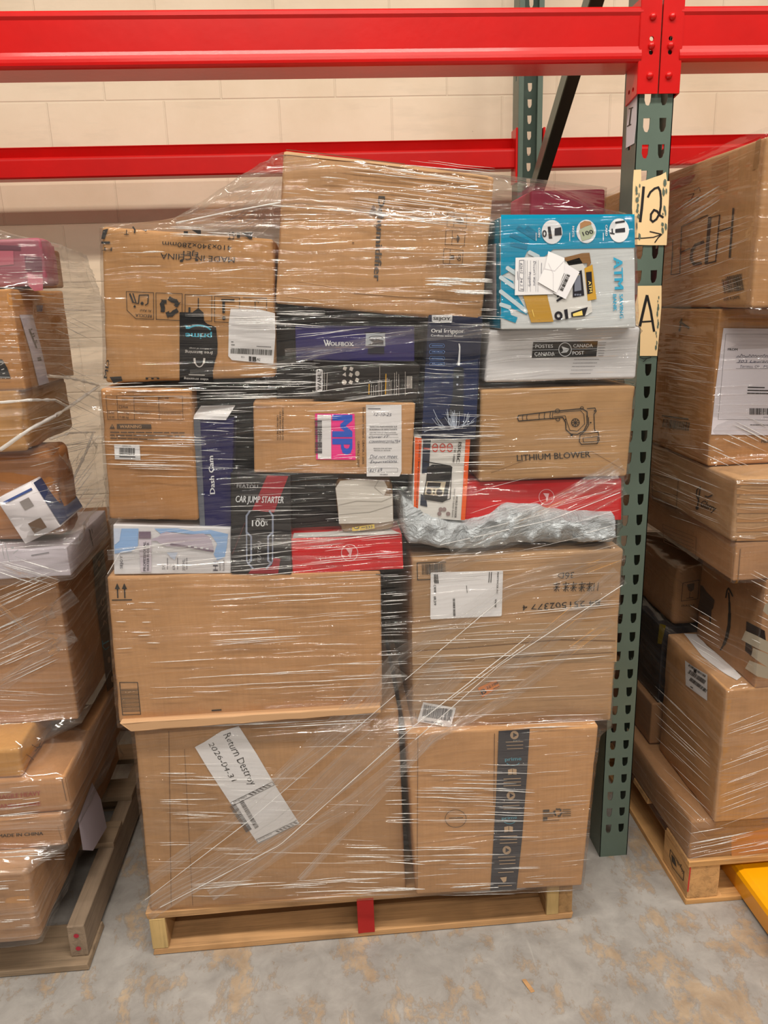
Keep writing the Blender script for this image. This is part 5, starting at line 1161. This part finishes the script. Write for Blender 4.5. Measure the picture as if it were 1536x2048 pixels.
i_ = ink(sub(s_), 'printed_lettering', BLACK, FY(-.065), 3, r6); i_.text('FROM', (736, 345), (802, 346), 17, .02); i_.line([(722, 232), (1200, 236)], 1.5); i_.line([(722, 232), (670, 815), (1200, 822)], 1.5)
i_.bars((885, 782), (1090, 784), 44, 32, 9); i_.words((874, 596), (986, 598), 7, 8, 3); i_.words((872, 616), (1080, 620), 7, 8, 4); i_.words((870, 636), (1080, 640), 7, 8, 5); i_.words((890, 852), (1080, 854), 4, 6, 3); i_.text('Items inside', (980, 802), (1080, 803), 7)
i_ = ink(sub(s_), 'handwriting', flat('pen_ink', (52, 56, 84), .6), FY(-.065), 3, r6); i_.scrawl((800, 388), (1090, 390), 22, 2.5, 4, 30); i_.text('303 Lauranne', (800, 428), (1060, 428), 22, -.012, .3); i_.text('Toronto, On', (820, 462), (950, 462), 20, -.012, .3); i_.text('M5', (978, 462), (1020, 462), 18, -.012, .3)
for y in (392, 428, 468): i_.line([(792, y), (1100, y)], 1.5)
i_ = ink(a, 'printed_lettering', BLACK, FY(-.065), 1, r6); i_.text('Made in China', (966, 974), (1120, 976), 22, .03)
i_ = ink(a, 'barcode', flat('soft_black_print', (70, 60, 50), .6), FX(.142), 1, r6); i_.bars((288, 866), (470, 894), 58, 26, 13); i_.words((290, 790), (465, 812), 10, 12, 4)
i_.line([(410, 150), (470, 190)], 14); i_.line([(420, 130), (405, 210)], 12)
gb = w_box('cardboard_box', 'cardboard box with a small music note emblem and peeling paper front, right pile', 'box', .146, 1.10, -.19, .60, .948, 1.088, CR[2], RIGHT, RP, r=.012, wear=.004, seed=63)
i_ = ink(gb, 'printed_lettering', BLACK, FX(.146), 1, r6); i_.text('Glarry', (545, 1405), (645, 1448), 50, .02, .2); i_.line([(525, 1430), (545, 1300), (548, 1275), (525, 1295), (520, 1330), (540, 1375)], 7); i_.disc(526, 1418, 11); i_.line([(580, 1338), (600, 1345), (628, 1332)], 8)
i_ = ink(gb, 'handling_symbols', FP, FX(.146), 1, r6); i_.line([(215, 1190), (398, 1225), (382, 1425), (225, 1365)], 3, True); i_.line([(220, 1300), (390, 1335)], 3)
torn = ink(gb, 'torn_paper', flat('torn_kraft', (176, 128, 80), .7), FY(-.19), 1, r6)
for q in range(7): torn.poly([(800, 1225+q*66), (1200, 1250+q*58), (1200, 1284+q*58), (1050, 1268+q*62), (795, 1262+q*64)])
ic = ink(gb, 'peeled_edge', LTCB, FY(-.19), 2, r6)
for q in range(7): ic.line([(800, 1222+q*66), (900, 1240+q*64), (1060, 1236+q*60), (1200, 1250+q*58)], 7)
a = w_box('cardboard_box', 'flat cardboard box under the music note box, right pile', 'box', .157, 1.10, -.19, .62, .857, .946, CR[4], RIGHT, RP, r=.006, wear=.002, seed=64)
i_ = ink(a, 'carton_seam', SEAM, FY(-.19), 1, r6); i_.line([(822, 1700), (805, 1920)], 6); i_.line([(775, 1700), (758, 1920)], 3)
i_ = ink(a, 'printed_panel', flat('faint_print', (126, 92, 64), .7), FX(.157), 1, r6); i_.line([(290, 1530), (520, 1620), (515, 1750), (300, 1650)], 3, True)
for q in range(4): i_.words((300, 1560+q*25), (500, 1640+q*25), 4, 8, q)
a = w_box('cardboard_box', 'cardboard box with a curved black arrow and torn tape on its side, right pile', 'box', .234, 1.10, -.19, .10, .590, .855, CR[4], RIGHT, RP, r=.006, wear=.002, seed=65)
i_ = ink(a, 'curved_arrow', BLACK, FX(.234), 1, g5); pts = [(1098, 590), (1105, 700), (1108, 820), (1100, 960), (1075, 1080), (1045, 1160), (1008, 1222)]
for (p, q, w_) in zip(pts[:-1], pts[1:], (16, 24, 32, 36, 32, 18)): i_.line([p, q], w_)
i_.line([(1066, 640), (1080, 560), (1096, 535)], 16); i_.line([(1096, 535), (1120, 580), (1142, 625)], 16)
i_ = ink(a, 'torn_black_tape', flat('worn_black_tape', (58, 48, 46), .4), FX(.234), 1, g5); i_.poly([(780, 500), (810, 510), (845, 570), (940, 670), (925, 760), (905, 780), (900, 900), (890, 955), (880, 850), (800, 830), (755, 760), (780, 640)]); i_.poly([(1295, 905), (1500, 1010), (1520, 1180), (1330, 1100), (1365, 1230), (1345, 1290), (1280, 1230), (1285, 1160)])
i_ = ink(a, 'masking_tape', flat('ivory_tape', (206, 196, 176), .6), FX(.234), 2, g5); i_.poly([(1285, 1010), (1400, 1060), (1536, 1130), (1536, 1260), (1400, 1200), (1240, 1110)]); i_.poly([(1370, 1200), (1536, 1270), (1536, 1420), (1400, 1330), (1350, 1290)]); i_.poly([(1330, 1340), (1536, 1420), (1536, 1545), (1420, 1520), (1280, 1430)]); i_.poly([(1500, 720), (1536, 700), (1536, 840), (1480, 790)])
fb = w_box('cardboard_box', 'small box with a wine glass fragile mark, set back beside the arrow box', 'box', .190, .55, .150, .46, .600, .775, CR[3], RIGHT, RP, r=.022, wear=.005, seed=66)
i_ = ink(fb, 'fragile_symbol', FP, FY(.150), 1, g5); i_.line([(590, 480), (770, 445), (755, 655), (570, 680)], 6, True); i_.poly([(636, 495), (718, 480), (712, 550), (680, 575), (650, 560)]); i_.line([(668, 570), (662, 645)], 6); i_.line([(630, 650), (705, 640)], 8); i_.text('FRAGILE', (575, 745), (720, 735), 22, .01)
bg_ = w_box('cardboard_box', 'tall cardboard box with a square white label near the base of the right pile', 'box', .167, 1.10, -.19, .125, .234, .590, CR[5], RIGHT, RP, r=.008, wear=.003, seed=67)
s_ = ink(bg_, 'shipping_label', WHITEP, FX(.167), 2, g5); s_.poly([(612, 1340), (700, 1405), (862, 1500), (858, 1790), (740, 1705), (620, 1615)])
i_ = ink(sub(s_), 'barcode', BLACK, FX(.167), 3, g5); i_.bars((640, 1480), (825, 1605), 45, 26, 3); i_.bars((655, 1560), (840, 1700), 38, 26, 6); i_.poly([(708, 1435), (738, 1448), (738, 1485), (708, 1470)]); i_.bars((645, 1400), (835, 1530), 22, 30, 8); i_.line([(675, 1632), (698, 1648)], 10)
s2 = ink(bg_, 'white_strip', WHITEP, ('Z', .590, 1), 2, g5); s2.poly([(600, 1040), (740, 1045), (860, 1180), (1060, 1330), (1240, 1520), (1190, 1560), (1080, 1500), (990, 1440), (800, 1290)])
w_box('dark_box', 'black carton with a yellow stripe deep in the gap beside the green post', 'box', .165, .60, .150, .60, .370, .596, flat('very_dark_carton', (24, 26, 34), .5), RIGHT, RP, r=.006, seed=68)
i_ = ink(bpy.data.objects['dark_box'], 'yellow_stripe', flat('dull_yellow_print', (150, 130, 20), .5), FX(.165), 1, g5); i_.poly([(330, 930), (400, 950), (350, 1160), (305, 1150)])
w_box('cardboard_box', 'dim cardboard box low in the gap beside the green post, right pile', 'box', .150, .60, .150, .75, .238, .366, CR[6], RIGHT, RP, r=.008, seed=69)
a = w_box('cardboard_box', 'flat cardboard box directly on the right hand pallet', 'box', .116, 1.12, -.180, .75, .127, .234, CR[3], RIGHT, RP, r=.008, wear=.003, seed=70)
i_ = ink(a, 'packing_tape', flat('orange_tape', (196, 130, 76), .3), FY(-.18), 0, g6); i_.poly([(1060, 740), (1536, 620), (1800, 560), (1800, 1000), (1536, 1030), (1060, 1060)])
build_inks()
# ================================================================== stretch film
def hull2(pts):
    pts = sorted(set((round(a, 5), round(b, 5)) for a, b in pts))
    if len(pts) < 3: return pts
    def half(P):
        h = []
        for p in P:
            while len(h) > 1 and (h[-1][0]-h[-2][0])*(p[1]-h[-2][1])-(h[-1][1]-h[-2][1])*(p[0]-h[-2][0]) <= 0: h.pop()
            h.append(p)
        return h[:-1]
    return half(pts)+half(pts[::-1])
def ray_hull(c, d, H):
    best = 0
    for i in range(len(H)):
        (x1, y1), (x2, y2) = H[i], H[(i+1) % len(H)]
        ex, ey = x2-x1, y2-y1; den = d[0]*ey-d[1]*ex
        if abs(den) < 1e-12: continue
        t = ((x1-c[0])*ey-(y1-c[1])*ex)/den; s = ((x1-c[0])*d[1]-(y1-c[1])*d[0])/den
        if t > best and -1e-6 <= s <= 1+1e-6: best = t
    return best
def film_shell(name, pile, z0, z1, c, ref, anchors, mat, label, off=.005, dz=.011, du=.014, crumple=None, skip_back=True, smooth=2, seed=0):
    rx0, rx1, ry0, ry1 = ref; P = []
    def run(a, b):
        L = math.hypot(b[0]-a[0], b[1]-a[1]); n = max(2, int(L/du)); return [(a[0]+(b[0]-a[0])*i/n, a[1]+(b[1]-a[1])*i/n) for i in range(n)]
    P = run((rx0, ry1), (rx0, ry0))+run((rx0, ry0), (rx1, ry0))+run((rx1, ry0), (rx1, ry1))+run((rx1, ry1), (rx0, ry1))
    n = len(P); m = int((z1-z0)/dz); R_ = np.zeros((m+1, n)); D = []
    for p in P:
        L = math.hypot(p[0]-c[0], p[1]-c[1]); D.append(((p[0]-c[0])/L, (p[1]-c[1])/L))
    for j in range(m+1):
        z = z0+(z1-z0)*j/m; pts = []
        for xy, a, b in pile:
            if a-.015 <= z <= b+.004: pts += xy(z)
        pts += anchors(z)
        H = hull2(pts) if len(pts) > 2 else None
        for i in range(n): R_[j, i] = ray_hull(c, D[i], H)+off if H else 0
    for j in range(m+1):
        if R_[j].max() < .03: R_[j] = R_[max(0, j-1)]
    base_ = R_.copy()
    for _ in range(smooth):
        Q = R_.copy(); Q[1:-1] = (R_[:-2]+2*R_[1:-1]+R_[2:])/4; R_ = np.maximum(Q, base_)
    V, uv = [], []; uu = 0
    us = [0]
    for i in range(1, n): us.append(us[-1]+math.hypot(P[i][0]-P[i-1][0], P[i][1]-P[i-1][1]))
    for j in range(m+1):
        z = z0+(z1-z0)*j/m
        for i in range(n):
            r = R_[j, i]; u = us[i]
            r += .0016*mnoise.noise(Vector((u*3, z*26, seed)))+.0008*mnoise.noise(Vector((u*4, z*70, seed+3)))
            zz = z
            if crumple:
                a = crumple(z, c[0]+D[i][0]*r, c[1]+D[i][1]*r)
                if a:
                    q = Vector((u*5, z*11, seed)); k = (1-abs(mnoise.noise(q)))**3; k2 = (1-abs(mnoise.noise(q*2.3+Vector((1, 7, 2)))))**3
                    r += a*(k*.6+k2*.3-.35)
            V.append(Vector((c[0]+D[i][0]*r, c[1]+D[i][1]*r, zz))); uv.append((u, z))
    Fc = []
    for j in range(m):
        for i in range(n-1): Fc.append([j*n+i, j*n+i+1, (j+1)*n+i+1, (j+1)*n+i])
    o = mesh_obj(name, V, Fc, mat, loc=(c[0], c[1], z0), smooth=True, uvs=uv)
    o['label'] = label; o['category'] = 'plastic wrap'
    def front_y(x, z):
        j = min(m, max(0, (z-z0)/(z1-z0)*m)); j0 = int(j); best = None
        yy = []
        for jj in (j0, min(m, j0+1)):
            row = V[jj*n:(jj+1)*n]; b = [v.y for v in row if abs(v.x-x) < .02 and v.y < 0]
            yy.append(min(b) if b else -.21)
        return min(yy)
    return o, front_y
FM = film_mat('stretch_film', .8, 170, .04)
FD = film_mat('stretch_film_loose', 2.6, 60, .26, amp=.0022)
FB = film_mat('stretch_film_band', .8, 210, .10, amp=.0016)

tentL = [at(x, y, Y=-.205) for x, y in [(200, 449), (270, 449), (345, 441), (430, 386), (500, 338), (566, 298)]]
tentR = [at(x, y, Y=-.205) for x, y in [(1270, 429), (1200, 416), (1110, 388), (1040, 362), (989, 351)]]
def seg(P, z):
    P = sorted(P, key=lambda v: v.z)
    if z < P[0].z or z > P[-1].z: return None
    for a, b in zip(P[:-1], P[1:]):
        if a.z <= z <= b.z: t = (z-a.z)/max(1e-6, b.z-a.z); return a.x*(1-t)+b.x*t
def main_anchor(z):
    out = []
    for P, in ((tentL,), (tentR,)):
        x = seg(P, z)
        if x is not None: out += [(x, -.203), (x, -.10)]
    
    return out
wrap, fy = film_shell('stretch_wrap', MAIN, .100, 1.746, (-.745, .0), (-1.2, -.1, -.22, .75), main_anchor, FM,
                      'clear stretch wrap wound round the tall middle pile of boxes, with shiny horizontal streaks')
def band(parent, pts, w, fyy, mat, name='film_band', off=.003, n=40, fan=1.0):
    L = [0]
    for a, b in zip(pts[:-1], pts[1:]): L.append(L[-1]+math.hypot(b[0]-a[0], b[1]-a[1]))
    V, uv, m = [], [], 6
    for i in range(n+1):
        s = L[-1]*i/n; k = max(q for q in range(len(pts)-1) if L[q] <= s+1e-6); t = (s-L[k])/(L[k+1]-L[k])
        a, b = pts[k], pts[k+1]; dx, dy = (b[0]-a[0])/(L[k+1]-L[k]), (b[1]-a[1])/(L[k+1]-L[k])
        ww = w*(1+(fan-1)*i/n)*(1+.25*mnoise.noise(Vector((i*.13, w, 0))))
        for j in range(m+1):
            e = (j/m-.5)*ww; x, y = a[0]+(b[0]-a[0])*t-dy*e, a[1]+(b[1]-a[1])*t+dx*e
            p = at(x, y, Y=-.215); yy = fyy(p.x, p.z)-off; p = at(x, y, Y=yy)
            V.append(p); uv.append((s/1000., e/1000.+w))
    Fc = [[i*(m+1)+j, (i+1)*(m+1)+j, (i+1)*(m+1)+j+1, i*(m+1)+j+1] for i in range(n) for j in range(m)]
    return child(name, V, Fc, mat, parent, smooth=True, uvs=uv)
for pts, w, fan in [([(292, 1822), (560, 1650), (800, 1450), (905, 1330)], 44, 1.6), ([(300, 1760), (520, 1600), (740, 1420), (800, 1340)], 22, 1.8),
                    ([(420, 1790), (700, 1610), (900, 1440), (1080, 1290), (1240, 1150)], 26, 1.6), ([(600, 1760), (860, 1480), (1010, 1400), (1225, 1240)], 14, 1.5),
                    ([(540, 1570), (800, 1310), (1010, 1180), (1245, 1098)], 16, 3.0), ([(860, 1150), (1040, 1060), (1240, 960)], 30, 2.2),
                    ([(900, 1100), (1080, 1020), (1245, 930)], 16, 2),
                    ([(215, 1110), (420, 1085), (640, 1080), (810, 1050)], 20, 1.5), ([(570, 705), (720, 690), (850, 668), (980, 660)], 14, 2.2),
                    ([(380, 745), (560, 730), (700, 690), (860, 650)], 12, 1.5), ([(352, 446), (470, 418), (600, 402), (800, 430), (985, 452)], 12, 2.8),
                    ([(350, 448), (450, 460), (548, 475)], 16, .6)]:
    band(wrap, pts, w, fy, FB, fan=fan)
# tight ropes of gathered film
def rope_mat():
    m, nt, b = base('gathered_film_glints')
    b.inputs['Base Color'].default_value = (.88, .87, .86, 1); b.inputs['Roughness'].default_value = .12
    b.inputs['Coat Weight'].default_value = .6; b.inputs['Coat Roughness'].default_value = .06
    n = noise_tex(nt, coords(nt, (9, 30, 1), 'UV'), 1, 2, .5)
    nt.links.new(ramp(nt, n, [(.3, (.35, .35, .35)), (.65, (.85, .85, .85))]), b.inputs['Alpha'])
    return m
ROPE = rope_mat()
CREASE_GLINT = rope_mat()  # near-white colour paints the highlight streaks onto the creases
def creases(parent, specs, place, name='film_crease_glint', seed=1):
    """fine film creases, whitened to stand in for highlight streaks, tapering at both ends"""
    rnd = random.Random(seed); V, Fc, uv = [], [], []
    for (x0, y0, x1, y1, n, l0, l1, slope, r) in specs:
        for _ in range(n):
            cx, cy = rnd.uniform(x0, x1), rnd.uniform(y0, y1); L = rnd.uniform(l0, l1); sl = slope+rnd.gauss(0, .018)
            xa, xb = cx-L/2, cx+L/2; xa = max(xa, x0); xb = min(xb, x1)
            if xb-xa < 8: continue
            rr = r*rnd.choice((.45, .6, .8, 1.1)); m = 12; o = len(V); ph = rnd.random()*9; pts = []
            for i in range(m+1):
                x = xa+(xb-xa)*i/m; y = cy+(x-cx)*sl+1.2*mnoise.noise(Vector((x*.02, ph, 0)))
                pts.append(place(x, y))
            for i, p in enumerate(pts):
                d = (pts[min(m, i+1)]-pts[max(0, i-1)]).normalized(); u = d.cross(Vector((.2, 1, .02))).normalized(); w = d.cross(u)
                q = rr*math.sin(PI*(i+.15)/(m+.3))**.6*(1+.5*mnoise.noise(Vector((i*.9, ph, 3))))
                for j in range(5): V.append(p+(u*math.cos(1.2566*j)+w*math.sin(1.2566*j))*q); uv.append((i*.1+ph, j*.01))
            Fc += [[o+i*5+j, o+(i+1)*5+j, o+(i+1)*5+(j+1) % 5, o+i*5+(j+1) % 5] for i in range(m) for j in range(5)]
    c = child(name, V, Fc, CREASE_GLINT, parent, smooth=True, uvs=uv); c['kind'] = 'stuff'; return c
def rope(parent, P, r=.0018, name='film_rope', n=60, sides=7, seed=0):
    L = [0]
    for a, b in zip(P[:-1], P[1:]): L.append(L[-1]+(b-a).length)
    V, uv, C_ = [], [], []
    for i in range(n+1):
        s = L[-1]*i/n; k = max(q for q in range(len(P)-1) if L[q] <= s+1e-6); t = (s-L[k])/(L[k+1]-L[k])
        p = P[k].lerp(P[k+1], t); d = (P[k+1]-P[k]).normalized(); u = d.cross(Vector((0, 1, .02))).normalized(); w = d.cross(u)
        rr = r*(1+.6*mnoise.noise(Vector((i*.2, seed, 0))))
        for j in range(sides):
            a = 2*PI*j/sides+i*.25; V.append(p+(u*math.cos(a)+w*math.sin(a))*rr); uv.append((s, j*.003))
    Fc = [[i*sides+j, (i+1)*sides+j, (i+1)*sides+(j+1) % sides, i*sides+(j+1) % sides] for i in range(n) for j in range(sides)]
    return child(name, V, Fc, ROPE, parent, smooth=True, uvs=uv)
def rope_px(parent, pts, fyy, r=.0015, off=.004, seed=0):
    P = []
    for x, y in pts:
        p = at(x, y, Y=-.215); P.append(at(x, y, Y=fyy(p.x, p.z)-off))
    rope(parent, P, r, seed=seed)
for k, (pts, r) in enumerate([([(545, 411), (700, 422), (880, 440), (988, 448)], .0010), ([(352, 446), (450, 425), (560, 405)], .0012),
                              ([(320, 1815), (560, 1690), (830, 1450), (1060, 1270)], .0009), ([(290, 1800), (500, 1640), (790, 1390)], .0008),
                              ([(830, 1480), (1000, 1330), (1245, 1170)], .0007), ([(810, 1360), (1000, 1200)], .0007), ([(900, 1400), (1050, 1290)], .0008),
                              ([(215, 1148), (240, 1105), (300, 1095)], .0008), ([(880, 1090), (1100, 1040), (1240, 985)], .0007)]):
    rope_px(wrap, pts, fy, r, seed=k)

def on_main(x, y):
    p = at(x, y, Y=-.215); return at(x, y, Y=fy(p.x, p.z)-.0015)
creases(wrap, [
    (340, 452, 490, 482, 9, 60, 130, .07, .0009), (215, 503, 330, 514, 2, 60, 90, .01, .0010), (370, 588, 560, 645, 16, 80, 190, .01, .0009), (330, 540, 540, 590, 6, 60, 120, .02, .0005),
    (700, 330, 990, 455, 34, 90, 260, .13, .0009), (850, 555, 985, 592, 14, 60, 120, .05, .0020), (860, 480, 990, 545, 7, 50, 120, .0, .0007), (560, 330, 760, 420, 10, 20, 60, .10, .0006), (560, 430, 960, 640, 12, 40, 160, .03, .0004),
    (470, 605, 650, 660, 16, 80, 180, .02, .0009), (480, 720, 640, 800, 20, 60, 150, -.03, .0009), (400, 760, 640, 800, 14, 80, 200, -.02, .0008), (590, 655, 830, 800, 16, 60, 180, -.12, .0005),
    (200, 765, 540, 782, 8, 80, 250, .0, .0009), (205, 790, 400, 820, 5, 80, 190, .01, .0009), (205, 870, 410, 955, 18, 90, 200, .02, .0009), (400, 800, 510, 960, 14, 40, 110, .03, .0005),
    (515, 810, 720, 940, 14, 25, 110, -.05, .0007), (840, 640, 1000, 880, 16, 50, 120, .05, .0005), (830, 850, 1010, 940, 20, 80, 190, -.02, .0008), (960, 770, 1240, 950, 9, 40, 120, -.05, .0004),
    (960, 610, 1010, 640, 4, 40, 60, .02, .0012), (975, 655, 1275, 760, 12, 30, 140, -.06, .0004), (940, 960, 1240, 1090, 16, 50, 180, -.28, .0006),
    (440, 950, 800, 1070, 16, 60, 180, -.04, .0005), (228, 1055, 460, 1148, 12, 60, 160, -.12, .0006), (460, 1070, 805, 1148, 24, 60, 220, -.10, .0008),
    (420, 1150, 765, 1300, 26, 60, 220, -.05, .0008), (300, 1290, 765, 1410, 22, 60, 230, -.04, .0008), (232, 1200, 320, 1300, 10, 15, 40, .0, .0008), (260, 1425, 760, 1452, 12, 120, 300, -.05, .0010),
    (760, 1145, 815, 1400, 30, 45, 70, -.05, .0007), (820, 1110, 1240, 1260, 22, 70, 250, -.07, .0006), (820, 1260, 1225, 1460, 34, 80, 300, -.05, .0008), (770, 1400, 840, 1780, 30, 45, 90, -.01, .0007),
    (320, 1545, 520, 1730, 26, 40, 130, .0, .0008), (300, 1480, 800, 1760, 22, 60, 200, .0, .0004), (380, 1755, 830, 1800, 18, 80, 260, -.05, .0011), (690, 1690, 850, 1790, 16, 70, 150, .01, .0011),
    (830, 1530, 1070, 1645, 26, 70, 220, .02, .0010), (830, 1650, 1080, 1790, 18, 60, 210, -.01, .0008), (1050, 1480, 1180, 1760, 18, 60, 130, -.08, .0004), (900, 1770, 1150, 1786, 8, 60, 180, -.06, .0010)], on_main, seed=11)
def left_anchor(z):
    out = []
    if .90 < z < 1.36: out += [(-1.345, .80), (-2.0, .80)]
    elif 1.36 <= z < 1.62: t = (z-1.36)/.26; out += [(-1.345+.03*t, .80-.42*t), (-2.0, .80-.42*t)]
    if z > 1.60: t = (z-1.60)/.24; out += [(-1.27-.6*t, -.05), (-1.30-.6*t, .25), (-2.0, -.05), (-2.0, .25)]
    if z < .13: out += [(-1.42, -.25), (-2.0, -.25), (-2.0, .5), (-1.42, .5)]
    return out
def left_cr(z, x, y):
    return .055 if .98 < z < 1.20 and x > -1.5 else (.02 if z > 1.45 or z < .33 else .004)
wl, fyl = film_shell('stretch_wrap', LEFT, .122, 1.80, (-1.66, .06), (-2.05, -1.33, -.2, .55), left_anchor, film_mat('stretch_film_milky', 1.5, 120, .15, amp=.0018),
                     'loosely folded milky stretch wrap round the left pile, gathered into folds at mid height', crumple=left_cr, seed=5)
def pts3(L_): return [at(x, y, X=X) if X is not None else at(x, y, Y=Y) for x, y, X, Y in L_]
rope(wl, pts3([(0, 900, None, -.14), (60, 858, None, -.14), (110, 832, -1.30, None), (150, 806, -1.31, None), (198, 772, -1.31, None)]), .004, seed=3)
rope(wl, pts3([(0, 805, None, -.12), (60, 800, None, -.12), (110, 800, -1.30, None), (140, 815, -1.31, None)]), .003, seed=4)
rope(wl, pts3([(100, 878, -1.30, None), (140, 866, -1.31, None), (190, 864, -1.31, None)]), .0025, seed=5)
rope(wl, pts3([(186, 866, -1.31, None), (170, 910, -1.31, None), (150, 950, -1.31, None), (135, 985, -1.31, None)]), .003, seed=6)
rope(wl, pts3([(96, 752, -1.30, None), (140, 756, -1.31, None), (196, 770, -1.31, None)]), .0035, seed=7)
for pts, w in [([(-40, 1330), (80, 1240), (150, 1190)], 30), ([(-40, 1180), (60, 1265), (150, 1280)], 14), ([(-30, 1120), (80, 1160)], 10), ([(-40, 1400), (100, 1300), (150, 1270)], 26)]:
    band(wl, pts, w, fyl, FB, n=20)
def on_left(x, y):
    p = at(x, y, Y=-.2); return at(x, y, Y=fyl(p.x, p.z)-.002)
def on_left_side(x, y): return at(x, y, X=-1.305)
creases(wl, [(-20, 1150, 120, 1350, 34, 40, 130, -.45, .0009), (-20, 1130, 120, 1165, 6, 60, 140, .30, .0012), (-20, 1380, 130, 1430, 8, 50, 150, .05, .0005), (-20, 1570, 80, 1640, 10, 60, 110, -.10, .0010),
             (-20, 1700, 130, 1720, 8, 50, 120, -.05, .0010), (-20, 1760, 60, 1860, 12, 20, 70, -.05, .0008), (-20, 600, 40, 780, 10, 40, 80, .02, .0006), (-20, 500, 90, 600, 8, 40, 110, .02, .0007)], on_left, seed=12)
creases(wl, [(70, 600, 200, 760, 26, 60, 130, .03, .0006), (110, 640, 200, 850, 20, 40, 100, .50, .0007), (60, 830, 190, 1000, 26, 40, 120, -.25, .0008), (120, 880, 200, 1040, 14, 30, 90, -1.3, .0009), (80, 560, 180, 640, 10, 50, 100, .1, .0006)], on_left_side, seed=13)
def right_anchor(z):
    if z < .13: return [(.118, -.185), (.118, .75), (1.1, -.185)]
    return []
wr, fyr = film_shell('stretch_wrap', RIGHT, .112, 1.770, (.50, .05), (.12, 1.1, -.2, .75), right_anchor, film_mat('stretch_film_right', .8, 120, .05, amp=.0016),
                     'clear stretch wrap round the right pile with slanting streaks', seed=9)
def on_right_side(x, y): return at(x, y, X=.112)
def on_right(x, y):
    p = at(x, y, Y=-.2); return at(x, y, Y=fyr(p.x, p.z)-.002)
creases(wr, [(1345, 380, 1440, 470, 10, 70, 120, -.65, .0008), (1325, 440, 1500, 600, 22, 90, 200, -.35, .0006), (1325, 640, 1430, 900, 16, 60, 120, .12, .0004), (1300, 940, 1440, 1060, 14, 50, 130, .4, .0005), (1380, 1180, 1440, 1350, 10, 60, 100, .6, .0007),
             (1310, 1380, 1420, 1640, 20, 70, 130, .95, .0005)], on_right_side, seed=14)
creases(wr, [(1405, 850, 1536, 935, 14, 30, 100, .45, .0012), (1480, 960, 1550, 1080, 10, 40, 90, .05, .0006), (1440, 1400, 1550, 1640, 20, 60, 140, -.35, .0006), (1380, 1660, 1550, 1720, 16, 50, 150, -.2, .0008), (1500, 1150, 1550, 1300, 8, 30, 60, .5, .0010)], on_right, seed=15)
# small wood chip on the floor
V, Fc = soft_box([at(1045, 1962, Z=.004), at(1052, 1960, Z=.004), at(1070, 1984, Z=.001), at(1062, 1986, Z=.001)], .004, r=.001, n=3)
tag(mesh_obj('wood_chip', V, Fc, W1, loc=at(1056, 1972, Z=0)), 'small pale splinter of wood lying on the concrete in front of the pallet', 'wood chip')
